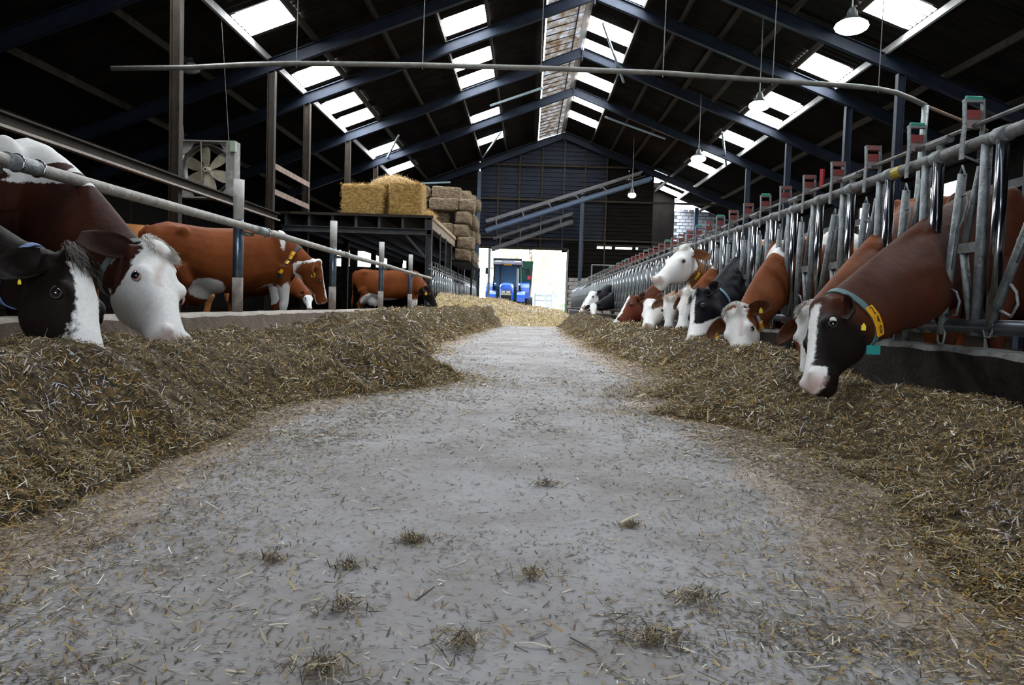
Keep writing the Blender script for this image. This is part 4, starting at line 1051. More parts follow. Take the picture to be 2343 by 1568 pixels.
    for sg, drop, back, *es in ears:
        es = es[0] if es else 1.0
        base_ = np.array(H(.055, sg * .105, -.062)); dr = s * sg * .85 - f * drop * .6 + a * back * -1.0 + Z3 * .0
        dr = dr.normalized(); lead = (a * -1.0 + f * .15); lead = (lead - dr * lead.dot(dr)).normalized(); nn = dr.cross(lead) * sg
        if nn.dot(f * .5 + s * sg) < 0: nn = -nn
        nu, nvv = 11, 9; g0 = len(ev)
        for layer in (0, 1):
            for i in range(nu):
                t = i / (nu - 1); wd_ = .064 * k * (math.sin(min(1, .20 + t * .72) * math.pi) ** .6)
                wd_ = max(wd_ * es, .004)
                for j in range(nvv):
                    q = -1 + 2 * j / (nvv - 1)
                    cup = (1 - q * q) * .045 * k * math.sin(math.pi * min(1, t + .15)) ** .8
                    p = Vector(base_) + dr * (t * .172 * k * es) + lead * (q * wd_) - nn * (cup + (.006 if layer else 0)) + Z3 * (-.02 * t * t)
                    ev.append(tuple(p)); einner.append(1 if layer == 0 else 0)
        for layer in (0, 1):
            o_ = g0 + layer * nu * nvv
            for i in range(nu - 1):
                for j in range(nvv - 1):
                    q4 = [o_ + i * nvv + j, o_ + i * nvv + j + 1, o_ + (i + 1) * nvv + j + 1, o_ + (i + 1) * nvv + j]
                    ef.append(q4 if layer else q4[::-1])
        o1 = g0 + nu * nvv
        for i in range(nu - 1):
            for j in (0, nvv - 1): ef.append([g0 + i * nvv + j, g0 + (i + 1) * nvv + j, o1 + (i + 1) * nvv + j, o1 + i * nvv + j])
    allV = np.concatenate([V, np.array(ev)]) if ev else V
    q_ = Fq; tri = q_[:, 2] == q_[:, 3]
    me = np_mesh('cow_body', allV, np.concatenate([q_[~tri], np.array(ef, dtype=np.int32) + nv]))
    nvA = len(me.vertices)
    # anatomical coordinates
    pv = allV - np.array(poll); t_ = pv @ np.array(a) / Lh; s_ = pv @ np.array(s) / k; f_ = pv @ np.array(f) / k
    wv = allV - np.array(W); u_ = wv @ np.array(D) / hs; sd_ = wv @ np.array(SD) / hs; z_ = allV[:, 2] / hs
    hc = np.array([H(tt, 0, -.12) for tt in (.1, .35, .6, .9)]); dist = np.min(np.linalg.norm(allV[:, None, :] - hc[None], axis=2), axis=1) / k
    head = (dist < .22) & (t_ > -.12)
    isear = np.zeros(nvA, bool); isear[nv:] = True
    inner = np.zeros(nvA); inner[nv:] = einner
    env = dict(t=t_, s=s_, f=f_, u=u_, sd=sd_, z=z_, head=head, ear=isear, V=allV, np=np, fb=lambda sc, sd2=0: fbm(allV[:, 0] * sc + allV[:, 2] * sc, allV[:, 1] * sc + allV[:, 2] * sc * .6, 91 + sd2))
    def blob(c, r): return (1 - np.sqrt(((t_ - c[0]) * Lh / r[0]) ** 2 + ((s_ - c[1]) / r[1]) ** 2 + ((f_ - c[2]) / r[2]) ** 2)) * min(r)
    def wblob(c, r):
        if not isinstance(r, (tuple, list)): r = (r, r, r)
        return (1 - np.sqrt(((allV[:, 0] - c[0]) / r[0]) ** 2 + ((allV[:, 1] - c[1]) / r[1]) ** 2 + ((allV[:, 2] - c[2]) / r[2]) ** 2)) * min(r)
    def bblob(c, r): return (1 - np.sqrt(((u_ - c[0]) / r[0]) ** 2 + ((sd_ - c[1]) / r[1]) ** 2 + ((z_ - c[2]) / r[2]) ** 2)) * min(r)
    env.update(blob=blob, wblob=wblob, bblob=bblob)
    wm = white(env) if white else -np.ones(nvA); wm = np.where(isear & ~(bool(lickw) & isear), -1.0, wm)
    dk = dark(env) if dark else -np.ones(nvA)
    if white and not (lickw == 'allwhite'): dk = np.where(isear & (inner > 0), np.maximum(dk, .02), dk)
    pk2 = np.full(nvA, -1.0)
    if pinkn: pk2 = np.where(head, np.minimum((t_ - .972) * Lh, f_ + .08), -1.0)
    if pink: pk2 = np.maximum(pk2, np.where(head, pink(env), -1.0))
    for nm, arr in (('wm', wm), ('dk', dk), ('pk', pk2)):
        at_ = me.attributes.new(nm, 'FLOAT', 'POINT'); at_.data.foreach_set('value', np.clip(arr, -1, 1).astype(np.float32))
    link('body', me, m, root, True)
    bpy.data.meshes.remove(me0)
    # eyes
    for sg in (-1, 1):
        ec = H(.385, sg * .105, -.052)
        o = MB().sphere(ec, .0205 * k, 14, 10).build('eye', EYE, root, True)
        out = (s * sg + f * .35).normalized()
        ux = (a - out * a.dot(out)).normalized(); uy = out.cross(ux)
        pts = [ec + out * (.006 * k) + ux * (.026 * k * math.cos(q)) + uy * (.017 * k * math.sin(q)) for q in np.linspace(0, 2 * math.pi, 15)]
        MB().tube(pts, .0045 * k, 6, False).build('eyelid', LID if eye == 'pink' else LIDD, root, True)
        if eye == 'rolled': MB().sphere(ec + out * (.004 * k) + ux * (.011 * k) * -1 + Z3 * .006, (.0165 * k,) * 3, 10, 8).build('eye_white', EYEW, root, True)
        MB().sphere(H(.968, sg * .040, -.030), (.014 * k, .010 * k, .008 * k), 10, 6, (f, s, a)).build('nostril', NOSD, root, True)
        if legs and vox < .03:
            for uu in (-.05, 1.40):
                hp = G(uu, sg * (.15 if uu < 0 else .16), .03); MB().sphere(hp, (.075 * hs, .062 * hs, .045 * hs), 12, 6, (D, SD, Z3)).build('hoof', HOOF, root, True)
    MB().tube([H(.90, -.066, -.10), H(.975, -.055, -.088), H(1.0, 0, -.082), H(.975, .055, -.088), H(.90, .066, -.10)], .005 * k, 6).build('mouth_line', NOSD, root)
    # collar
    if collar:
        t, colm, plates = collar
        x = t * M; i = min(int(x), M - 1); fr_ = x - i
        A, B = nr_[i], nr_[i + 1]; c = A[0].lerp(B[0], fr_); n_ = A[1].lerp(B[1], fr_).normalized(); s2 = A[2].lerp(B[2], fr_).normalized(); hd = A[3] * (1 - fr_) + B[3] * fr_; hw_ = A[4] * (1 - fr_) + B[4] * fr_
        tg = n_.cross(s2)
        q = MB(); K = 34; vs = []
        # fit the band to the actual skin: cast from the axis outwards
        from mathutils.bvhtree import BVHTree
        bv = BVHTree.FromPolygons([tuple(p) for p in allV[:nv]], [tuple(p) for p in q_[~tri]])
        rings = []
        for j in range(K):
            th = 2 * math.pi * j / K; dr = n_ * math.cos(th) * (hd / hw_) ** .5 + s2 * math.sin(th); dr.normalize()
            rr = []
            for e in (-1, 1):
                o_ = c + tg * (e * .022)
                far = o_ + dr * .6; hit = bv.ray_cast(far, -dr)[0]
                d_ = (hit - o_).dot(dr) if hit is not None else hd
                d_ = min(max(d_, .06), .34); rr.append(d_)
            rings.append(rr)
        rings = [[(rings[j - 1][e] + rings[j][e] * 2 + rings[(j + 1) % K][e]) / 4 for e in (0, 1)] for j in range(K)]
        pts = []
        for j in range(K):
            th = 2 * math.pi * j / K; dr = (n_ * math.cos(th) * (hd / hw_) ** .5 + s2 * math.sin(th)).normalized()
            c0 = c - tg * .022; c1_ = c + tg * .022
            pts.append([c0 + dr * (rings[j][0] + .004), c0 + dr * (rings[j][0] + .009), c1_ + dr * (rings[j][1] + .009), c1_ + dr * (rings[j][1] + .004)])
        pts.append(pts[0]); q.loft(pts, False); co = q.build('collar', colm, root)
        if plates:
            sgn, items, j0, step = plates
            for n0, (txt, pm) in enumerate(items):
                j = (j0 + sgn * n0 * step) % K; ja = int(j) % K; jb = (ja + 1) % K; fr2 = j - int(j)
                mid = ((pts[ja][1] + pts[ja][2]) / 2).lerp((pts[jb][1] + pts[jb][2]) / 2, fr2)
                along = ((pts[jb][1] + pts[jb][2]) / 2 - (pts[ja][1] + pts[ja][2]) / 2).normalized() * sgn
                outd = (mid - c); outd = (outd - along * outd.dot(along) - tg * outd.dot(tg)).normalized()
                w_ = tg * 1.0
                if w_.cross(along * -1).dot(outd) < 0: w_ = -w_
                ph = .048
                pb = MB(); o_ = mid + outd * .004
                pb.loft([[o_ + w_ * (x * .031) + along * (y * .026) + outd * z for x, y in ((-1, -.85), (-.85, -1), (.85, -1), (1, -.85), (1, .85), (.85, 1), (-.85, 1), (-1, .85))] for z in (0, .007)])
                po = pb.build('number_plate', pm, root)
                if txt:
                    tm = text_mesh(txt, .052); tm.materials.append(INK)
                    o2 = bpy.data.objects.new('digit', tm); COL.objects.link(o2)
                    mx = Matrix((w_, -along, outd)).transposed().to_4x4(); mx.translation = o_ + outd * .0085
                    for v in tm.vertices: v.co = mx @ v.co
                    o2.parent = po
                    o2.location = (0, 0, 0)
        if colm in (TEAL,):
            j = int(K * .5); p0 = (pts[j][1] + pts[j][2]) / 2
            MB().cbox(p0 - n_ * .01, (.06, .06, .04)).build('collar_buckle', TEALB, root)
    for (tt, so, fo, mt_, txt, sz) in tags:
        p = H(tt, so, fo); ux = (Vector((0, 0, -1)) + a * .1).normalized(); vx = R @ Vector((1, 0, 0)); vx = (vx - ux * vx.dot(ux)).normalized(); nn = ux.cross(vx)
        q = MB(); q.loft([[p + vx * (x * sz * .5) + ux * (y * sz) + nn * z for x, y in ((-.3, 0), (.3, 0), (.45, .35), (1, .5), (1, 1.55), (-1, 1.55), (-1, .5), (-.45, .35))] for z in (-.0015, .0015)])
        po = q.build('ear_tag', mt_, root)
        if txt:
            tm = text_mesh(txt, sz * 1.2); tm.materials.append(INK); mx = Matrix((vx, -ux, vx.cross(-ux))).transposed().to_4x4(); mx.translation = p + ux * sz * 1.0 + vx.cross(-ux) * .0025
            for v in tm.vertices: v.co = mx @ v.co
            o2 = bpy.data.objects.new('digit', tm); COL.objects.link(o2); o2.parent = po; o2.location = (0, 0, 0)
    if forelock:
        n, colr, ln_ = forelock
        th = rng.uniform(0, 2 * np.pi, n); rr = np.sqrt(rng.random(n))
        base_ = np.array([H(.0 + .13 * y, x * .085, .0) for x, y in zip(np.cos(th) * rr, np.sin(th) * rr)])
        dirs = np.array([f * 1.0 + s * (x * .9) + a * rng.normal() * .5 + a * .2 for x in np.cos(th)]); dirs += rng.normal(size=dirs.shape) * .35; dirs /= np.linalg.norm(dirs, axis=1)[:, None]
        dn = np.tile(np.array(a), (n, 1)) * .9 + np.array(Z3) * -.2
        side = np.cross(dirs, dn); side /= np.linalg.norm(side, axis=1)[:, None] + 1e-9
        ln2 = ln_ * rng.uniform(.5, 1.2, n)[:, None]; cur = side * rng.uniform(-.4, .4, n)[:, None]
        Vv = []
        for tt in (0, .33, .66, 1.0):
            c = base_ + dirs * ln2 * (tt * .8) + (dn + cur) * ln2 * (tt * tt * .9)
            w = side * (.0022 * (1 - tt * .8)); Vv += [c - w, c + w]
        Vv = np.stack(Vv, 1).reshape(-1, 3); bi = np.arange(n)[:, None] * 8
        Fh = np.concatenate([bi + np.array([0, 1, 3, 2]) + 2 * i for i in range(3)])
        o = link('forelock', np_mesh('forelock', Vv, Fh), mat('hair_%d' % int(colr[0] * 100), colr, .7, 0, tuple(c * .7 for c in colr), 30), root); o['kind'] = 'stuff'
    return root

mn, mx_ = np.minimum, np.maximum
def face_white(t0=.04, f0=-.235, neck=-.02):
    def fn(e): return np.where(e['head'], mn(mn((e['t'] - t0) * .5, (e['f'] - f0)), .2), -1.0)
    return fn
REDK = coat_mat('dim_red_coat', (.060, .017, .009), (.022, .008, .006))
RED = coat_mat('red_brown_coat', (.20, .056, .013), (.125, .033, .009)); REDD = coat_mat('dark_red_coat', (.090, .025, .011), (.045, .014, .008)); ORG = coat_mat('light_orange_coat', (.36, .15, .05), (.28, .11, .035))
BLKC = coat_mat('black_coat', (.004, .004, .008), (.007, .006, .011), dark=(.008, .008, .01)); DKC = coat_mat('dark_brown_coat', (.008, .0045, .0035), (.004, .003, .003)); TAN = coat_mat('beige_brown_coat', (.34, .18, .10), (.26, .13, .07))

# ---- right side, from near to far
# 1: number 240
def w1(e):
    bl = mn(.040 - np.abs(e['s'] + .012 - .02 * e['t']), e['f'] + .085)
    bl = mn(bl, (e['t'] - .06) * .5)
    noz = mn((e['t'] - .86) * .5, e['f'] + .075)
    return np.where(e['head'], mx_(bl, noz), -1.0)
def d1(e): return np.where(e['head'], mx_((e['t'] - .20) * .35, -.2), -.6) + 0
cow('dark brown cow with a white blaze and number 240 on its collar, feeding nearest right', at(1866, 698, 3.45), at(1834, 872, 3.16), (-1, -.22, .05), at(2245, 428, 4.98), (.62, .50), REDD, .0125,
    white=w1, dark=lambda e: np.where(e['head'], mn((e['t'] - .18) * .45, .2 - 0 * e['t']), -1.0) , headk=1.04, collar=(.955, TEAL, (-1, (('2', YEO), ('4', YEO), ('0', YEO)), 24.4, 1.62)), tags=((.33, -.16, -.17, YEL, None, .019),), eye='rolled', neckd=1.08, neckw=1.0, ears=((-1, .7, -1.3, .8), (1, .5, .1)))
# 2
cow('red cow with a mostly white face and a brown eye patch, behind cow 240', at(1850, 706, 3.95), at(1838, 872, 3.72), (-.75, -.65, .2), at(2100, 448, 5.9), (.6, .55), RED, .015,
    white=lambda e: np.where(e['head'], mn(mn((e['t'] + .02) * .5, e['f'] + .24), -e['blob']((.50, .09, -.09), (.12, .07, .09))), -1.0), eye='dark', forelock=(900, (.80, .78, .72), .026), neckd=1.0)
# 3
cow('red-brown cow with a white face, pale collar and white shoulder patch, third from the front', at(1676, 708, 5.95), at(1692, 838, 5.62), (-.62, -.75, .1), at(1800, 545, 7.0), (.75, .55), RED, .016,
    white=lambda e: mx_(np.where(e['head'], mn(mn((e['t'] - .02) * .5, e['f'] + .19), -mx_(e['blob']((.14, .12, -.14), (.10, .09, .12)), e['blob']((.14, -.12, -.14), (.10, .07, .12)))), -1.0), e['wblob'](at(1782, 570, 6.9), .16)),
    pink=lambda e: .008 - np.abs(e['s'] + .05 + .015 * np.sin(e['t'] * 9)) - np.clip(np.abs(e['t'] - .32) - .18, 0, 9) - np.clip(-.04 - e['f'], 0, 9),
    collar=(.92, mat('pale_collar', (.38, .40, .38), .6), (-1, ((None, YEO), (None, YEO)), 22, 1.5)), tags=((.14, .20, -.10, YEL, None, .026), (.10, -.20, -.05, YEL, None, .026)), eye='pink', forelock=(1100, (.80, .77, .70), .030), ears=((-1, .2, .1), (1, .2, -.1)))
# 4
cow('black cow with white cheeks and muzzle and small horn buds, feeding', at(1590, 672, 7.35), at(1568, 780, 6.95), (-1, -.2, .1), at(1716, 560, 8.6), (.8, .5), BLKC, .018,
    white=lambda e: np.where(e['head'], mx_(mn((e['t'] - .70) * .5, .1 + 0 * e['t']), mx_(mn(.045 - np.abs(e['s'] + .0), e['f'] + .06), (e['t'] - .60) * .5 + (-e['f'] - .12) * .9)), -1.0) , collar=(.86, mat('blue_collar', (.13, .28, .38), .6), None), tags=((.25, .26, -.10, YEL, None, .03),), forelock=(300, (.03, .03, .035), .06), pinkn=False)
# 5
cow('red cow with a narrow white face between the black cow and the raised head', at(1568, 664, 8.6), at(1549, 752, 8.35), (-.8, -.55, .1), at(1655, 590, 9.4), (.8, .5), RED, .022,
    white=lambda e: mx_(face_white(-.1, -.26)(e), e['wblob'](at(1640, 596, 9.2), .12)), eye='pink', pink=lambda e: .007 - np.abs(e['s'] + .03 + .02 * np.sin(e['t'] * 8)) - np.clip(np.abs(e['t'] - .4) - .25, 0, 9), forelock=(300, (.78, .76, .7), .04))
# 6 raised head
cow('light orange cow holding its white head high and looking left', at(1563, 566, 9.30), at(1497, 634, 8.95), (-.62, -.35, .75), at(1618, 600, 10.1), (.8, .5), ORG, .018,
    white=lambda e: mx_(np.where(e['head'], mn((e['t'] + .12) * .5, mx_(e['f'] + .26, (e['t'] - .2) * .5)), -1.0), -1), eye='pink', forelock=(500, (.80, .77, .70), .05), tags=(), collar=(.80, mat('grey_collar', (.16, .17, .16), .7), (-1, ((None, YEL), (None, YEL)), 22, 1.6)), neckd=.95, ears=((-1, 1.0, .3), (1, 1.0, .3)))
# 7 wide white head
cow('cream-faced cow whose broad pale forehead faces us, left of the narrow white face', at(1534, 680, 9.8), at(1529, 748, 9.55), (-.25, -.95, .1), at(1625, 620, 11.0), (.85, .4), TAN, .024,
    white=face_white(-.2, -.3), forelock=(400, (.66, .60, .52), .04))
# 8
cow('beige cow with tan ears, a yellow ear tag and a white face', at(1478, 690, 10.9), at(1470, 746, 10.45), (-.8, -.5, .1), at(1585, 640, 12.2), (.8, .45), TAN, .022,
    white=lambda e: face_white(.0, -.24)(e), tags=((.12, .18, -.10, YEL, None, .04),), ears=((-1, .2, -.2), (1, .4, .1)), collar=(.88, mat('dark_collar', (.03, .04, .04), .6), None))
# 9
cow('dark red cow with a white blaze, left of the beige cow', at(1440, 682, 12.4), at(1404, 734, 11.9), (-.88, -.3, .3), at(1525, 625, 13.4), (.8, .45), coat_mat('deep_red_coat', (.12, .028, .012), (.08, .02, .01)), .024,
    white=lambda e: np.where(e['head'], mn(.05 - np.abs(e['s'] - .01), e['f'] + .09), -1.0), tags=((.15, .2, -.1, YEL, None, .03),), pinkn=False)
# 10, 11 far
cow('distant black cow with a white face lifted above another, far right end', at(1352, 668, 19.5), at(1332, 700, 19.0), (-.75, -.4, .5), at(1392, 650, 20.6), (.8, .4), BLKC, .034,
    white=face_white(.02, -.2), tags=((.2, .16, -.1, YEL, None, .05),), legs=False)
cow('distant cow with a pale muzzle, lowest at the far right end of the fence', at(1357, 694, 18.2), at(1356, 722, 17.9), (-.2, -.95, .1), at(1400, 668, 20.0), (.8, .4), BLKC, .034, white=face_white(.0, -.3), legs=False)
cow('distant dim cow whose pale head shows behind the far white-faced cow', at(1338, 688, 21.2), at(1324, 712, 20.8), (-.8, -.3, .3), at(1375, 665, 22.3), (.8, .4), DKC, .036, white=face_white(.0, -.2), legs=False)
# standing behind the fence on the right
cow('orange and white cow standing in the pen behind the third cow on the right', at(2010, 600, 9.6), at(2060, 640, 9.4), (.3, -.2, .9), at(1935, 528, 9.3), (-.35, .9), ORG, .03,
    white=lambda e: mx_(e['bblob']((.0, 0, 1.1), (.3, .5, .35)), e['bblob']((1.1, 0, 1.45), (.7, .3, .07))), legs=True)

# ---- left side
def wL1(e):
    bl = mn(.060 - np.abs(e['s'] - .0) + .03 * np.clip(e['t'] - .55, 0, 1), e['f'] + .07 + .35 * np.clip(e['t'] - .62, 0, 1)); return np.where(e['head'], mn(bl, (e['t'] - .10) * .5), -1.0)
cow('black-brown cow with a white blaze and blue collar, cut by the left edge', at(182, 590, 3.05), at(250, 845, 2.80), (1, -.14, .20), at(-150, 420, 3.7), (-.85, .35), DKC, .0125,
    white=wL1, collar=(.83, mat('blue_webbing', (.10, .17, .36), .7, 0, (.16, .24, .45), 14), (1, ((None, YEO), (None, YEO)), 10.5, 1.5)), tags=((.24, .17, -.13, YEL, None, .012),), forelock=(700, (.05, .035, .025), .05), pinkn=False, ears=((-1, .9, -.3), (1, 1.3, -.3)), dark=lambda e: np.where(e['head'] & (e['t'] > .3), .3, -1.0))
cow('red cow with a white curly-topped face and a white patched back, second at left', at(366, 568, 4.05), at(418, 768, 3.66), (.86, -.44, .12), at(78, 320, 4.75), (-1, .12), REDK, .0125,
    white=lambda e: mx_(np.where(e['head'], mn(mn((e['t'] + .06) * .5, e['f'] + .30), -mx_(e['blob']((.16, .13, -.17), (.12, .10, .11)), mx_(e['blob']((.05, .12, -.12), (.08, .08, .12)), e['blob']((-.02, .0, -.28), (.10, .2, .12))))), -1.0),
        np.where(e['head'], -1.0, mn(e['z'] - 1.13 - .10 * (e['fb'](5) - .5), .2) - mx_(0, 3 * mx_(e['wblob'](at(112, 375, 4.5), (.22, .22, .07)), mx_(e['wblob'](at(165, 396, 4.45), (.2, .2, .05)), e['wblob'](at(0, 400, 4.6), (.2, .2, .06))))))),
    pink=lambda e: .006 - np.abs(e['s'] - .025 + .02 * np.sin(e['t'] * 11)) - np.clip(np.abs(e['t'] - .26) - .22, 0, 9) - np.clip(-.04 - e['f'], 0, 9),
    tags=((.12, .20, -.20, YEL, None, .022), (.27, .19, -.20, YEL, '1', .024)), eye='pink', forelock=(2400, (.80, .77, .70), .034), collar=(.9, mat('grey_green_collar', (.12, .16, .15), .7), None), ears=((1, .75, .45, 1.1), (-1, 1.5, 0)), neckd=1.05)
cow('big red-brown cow with white belly marks and yellow collar tags, standing side-on at left', at(733, 600, 9.9), at(752, 690, 10.1), (.9, .2, .2), at(640, 528, 9.95), (-.62, -.50), RED, .018,
    white=lambda e: mx_(mx_(mx_(e['bblob']((-.02, -.20, .45), (.10, .25, .28)), e['bblob']((.14, 0, .55), (.20, .4, .16))), e['bblob']((.05, 0, 1.33), (.05, .4, .22))), mx_(e['bblob']((1.0, 0, .62), (.24, .5, .15)), np.where(e['head'], .04 - np.abs(e['s']), -1.0))),
    udder=True, collar=(.60, mat('dark_collar'), (1, tuple((None, YEO) for _ in range(4)), 5, 1.9)), tags=((.1, .15, -.1, YEL, None, .05),), neckd=.95)
cow('red-brown cow with a pale udder feeding head down beyond, middle distance left', at(985, 655, 19.2), at(1003, 702, 19.1), (.9, -.2, .3), at(948, 618, 19.9), (-.9, .05), RED, .028,
    white=lambda e: mx_(mx_(e['bblob']((1.12, 0, .52), (.36, .5, .26)), e['bblob']((.7, 0, .52), (.4, .4, .12))), e['bblob']((.0, 0, .45), (.14, .4, .2))), udder=True, dark=lambda e: np.where(e['head'], .3, -1.0), tags=((.2, .14, -.1, YEO, None, .06),))
cow('orange cow rump seen behind the big red-brown cow at left', at(150, 640, 12.4), at(120, 700, 12.2), (-.8, .2, .5), at(215, 505, 12.2), (.85, .3), ORG, .03)
cow('brown cow hidden low behind the left posts, only its muzzle and legs showing', at(708, 668, 14.5), at(712, 706, 14.3), (.6, -.6, .2), at(640, 590, 15.4), (-.8, .5), RED, .032, white=face_white(.2, -.2))
# ------------------------------------------------------------------ feed heaps and scattered straw
PAL_F = [(.085, .055, .018), (.32, .19, .045), (.46, .31, .09), (.17, .145, .09), (.52, .44, .28), (.80, .76, .66)]
WT_F = [4.6, 3.6, 3, 3, 2.4, 1.3]
FEED = mat('chopped_feed', (0.018, 0.012, 0.006), .95, 0, (0.20, 0.13, 0.042), 34, 1.0, 70, col3=(0.07, 0.047, 0.018), detail=10)
def ss(a, b, x):
    t = np.clip((x - a) / (b - a), 0, 1); return t * t * (3 - 2 * t)
def left_edge(y):
    return -.98 + .14 * (fbm(y * 1.1, y * 0, 3) - .5) * 2 + .66 * np.exp(-((y - 5.1) / .85) ** 2) + .15 * np.exp(-((y - 7.6) / .6) ** 2) + .20 * ss(9, 15, y) + .25 * ss(14, 18, y) + .05 * (fbm(y * 7, y * 0, 8) - .5) * 2 - .08 * (1 - ss(1.2, 2.2, y))
def right_edge(y):
    return .94 + .10 * (fbm(y * 1.3, y * 0 + 7, 13) - .5) * 2 - .42 * np.exp(-((y - 3.75) / .26) ** 2) - .25 * np.exp(-((y - 4.6) / .5) ** 2) - .22 * ss(8, 15, y) - .12 * np.exp(-((y - 9.5) / 1.2) ** 2) + .12 * np.exp(-((y - 6.2) / .7) ** 2) - .14 * (1 - ss(1.2, 2.2, y)) + .05 * (fbm(y * 7, y * 0, 28) - .5) * 2
def left_h(x, y):
    edge = left_edge(y)
    # .14 * (fbm(y * 1.1, y * 0, 3) - .5) * 2 + .62 * np.exp(-((y - 5.1) / .85) ** 2) + .15 * np.exp(-((y - 7.6) / .6) ** 2) + .20 * ss(9, 15, y) + .25 * ss(14, 18, y)
    crest = .27 + .05 * ss(4, 8, y) + .04 * ss(8, 14, y) + .07 * (fbm(y * 1.3, y * 0 + 3, 9) - .5) * 2
    prof = ss(0, .52, edge - x) * (1 - .55 * ss(.75, 1.45, edge - x))
    lump = (fbm(x * 3.2, y * 3.2, 21, 4) - .45) * .34 + (fbm(x * 14, y * 14, 5, 3) - .45) * .07
    return prof * crest + lump * ss(0, .25, edge - x) * .8 - .03 * (1 - ss(-.1, .12, edge - x))
def right_h(x, y):
    edge = right_edge(y)
    # .10 * (fbm(y * 1.3, y * 0 + 7, 13) - .5) * 2 - .42 * np.exp(-((y - 3.75) / .26) ** 2) - .25 * np.exp(-((y - 4.6) / .5) ** 2) - .22 * ss(8, 15, y) - .12 * np.exp(-((y - 9.5) / 1.2) ** 2) + .12 * np.exp(-((y - 6.2) / .7) ** 2)
    crest = .185 + .06 * ss(3.5, 6, y) + .05 * ss(9, 15, y) + .06 * (fbm(y * 1.5, y * 0 + 11, 19) - .5) * 2
    crest = crest * (1 - .12 * np.exp(-((y - 5.3) / .8) ** 2))
    prof = ss(0, .60, x - edge) * (1 - .5 * ss(.70, 1.2, x - edge))
    lump = (fbm(x * 3.2, y * 3.2, 31, 4) - .45) * .30 + (fbm(x * 14, y * 14, 15, 3) - .45) * .065
    return prof * crest + lump * ss(0, .3, x - edge) * .8 - .03 * (1 - ss(-.1, .12, x - edge))
def far_h(x, y):
    h = .80 - .14 * (x + 2.2) + .14 * (fbm(x * 1.3, y * .9, 41) - .5) * 2
    h = h * ss(-.1, 3.0, y - 18.3 - .5 * (fbm(x * 1.2, x * 0, 44) - .5) * 2 - .25 * np.abs(x)) * (1 - ss(5.5, 8.0, y - 18.5)) * (1 - ss(.9, 2.1, x))
    return h + (fbm(x * 3, y * 3, 51) - .45) * .16 * ss(.1, .4, h) - .03
def heap(name, label, hf, x0, x1, ys, nx, m, cat):
    o = thing(name, label, cat, ((x0 + x1) / 2, ys[0], 0))
    xs = np.linspace(x0, x1, nx); X, Yy = np.meshgrid(xs, ys); Z = hf(X, Yy)
    V = np.stack([X, Yy, Z], 2).reshape(-1, 3); r, c = X.shape
    i = np.arange(r * c).reshape(r, c)
    F = np.stack([i[:-1, :-1], i[:-1, 1:], i[1:, 1:], i[1:, :-1]], 2).reshape(-1, 4)
    keep = (V[F, 2] > -.025).any(1)
    me = np_mesh('feed_base', V, F[keep]); q = link('feed_base', me, m, o, True); q['kind'] = 'stuff'
    return o
def on_heap(hf, x, y):
    e = .012; z = hf(x, y); N = np.stack([-(hf(x + e, y) - z) / e, -(hf(x, y + e) - z) / e, np.ones_like(z)], 1)
    N /= np.linalg.norm(N, axis=1)[:, None]; return np.stack([x, y, z], 1), N
gy = np.concatenate([np.arange(.4, 3, .022), np.arange(3, 7, .04), np.arange(7, 20.5, .1)])
hl = heap('feed_heap', 'long brown heap of chopped feed and straw along the left kerb', left_h, -2.54, -.2, gy, 110, FEED, 'feed')
hr = heap('feed_heap', 'brown heap of chopped feed and straw along the right kerb', right_h, .35, 2.15, gy, 90, FEED, 'feed')
STRW = mat('pale_hay', (0.16, 0.115, 0.045), .95, 0, (0.50, 0.40, 0.22), 7, 1.0, 25, col3=(0.32, 0.24, 0.11), detail=10)
hf_ = heap('hay_heap', 'big pale golden hay heap across the far end of the alley before the doorway', far_h, -2.5, 2.1, np.arange(17.6, 27, .09), 60, STRW, 'hay')
def geo(n, a, b): return a * (b / a) ** rng.random(n)
def scat(hf, x0, x1, n, ya, yb, parent, Lm, pal, wt, wscale=1.0, lay=.35, nm='loose_straw', yfloor=.012):
    y = geo(n, ya, yb); x = rng.uniform(x0, x1, n); P, N = on_heap(hf, x, y); k = P[:, 2] > yfloor; P, N, y = P[k], N[k], y[k]; n = len(P)
    L = Lm * rng.lognormal(0, .42, n) * np.clip(y / 4, .7, 1.35); Wd = (.0016 + .0028 * rng.random(n) ** 2.5) * wscale * np.clip(y / 4, .75, 3)
    # colour drifts in broad patches
    pat = fbm(P[:, 0] * 2.2, P[:, 1] * 1.6, 77)[:, None]
    C = pick_cols(n, pal, wt) * (0.75 + .6 * pat); g = np.clip((pat - .47) * 5, 0, 1); C = C * (1 - g * np.array([.10, .02, -.45]))
    o = straws(nm, P, N, L, Wd, np.clip(C, 0, 1), parent, lay=lay); o['kind'] = 'stuff'; return o
scat(left_h, -2.54, -.2, 120000, .6, 19, hl, .021, PAL_F, WT_F)
scat(left_h, -2.5, -.4, 4500, .6, 12, hl, .036, [(.75, .70, .56), (.6, .5, .3), (.5, .42, .25)], [3, 3, 3], 2.0, .5)
scat(right_h, .35, 2.15, 105000, .9, 19, hr, .021, PAL_F, WT_F)
scat(right_h, .4, 2.1, 4500, .9, 12, hr, .036, [(.75, .70, .56), (.6, .5, .3), (.5, .42, .25)], [3, 3, 3], 2.0, .5)
scat(far_h, -2.5, 2.1, 24000, 17.7, 26, hf_, .04, [(.62, .50, .28), (.46, .34, .15), (.30, .22, .10), (.76, .66, .44)], [4, 3, 2, 2], 1.6, .5)
scat(left_h, -2.5, -.5, 75000, .9, 5, hl, .021, PAL_F, WT_F, 1.15)
scat(right_h, .5, 2.1, 60000, 1.1, 6, hr, .021, PAL_F, WT_F, 1.15)
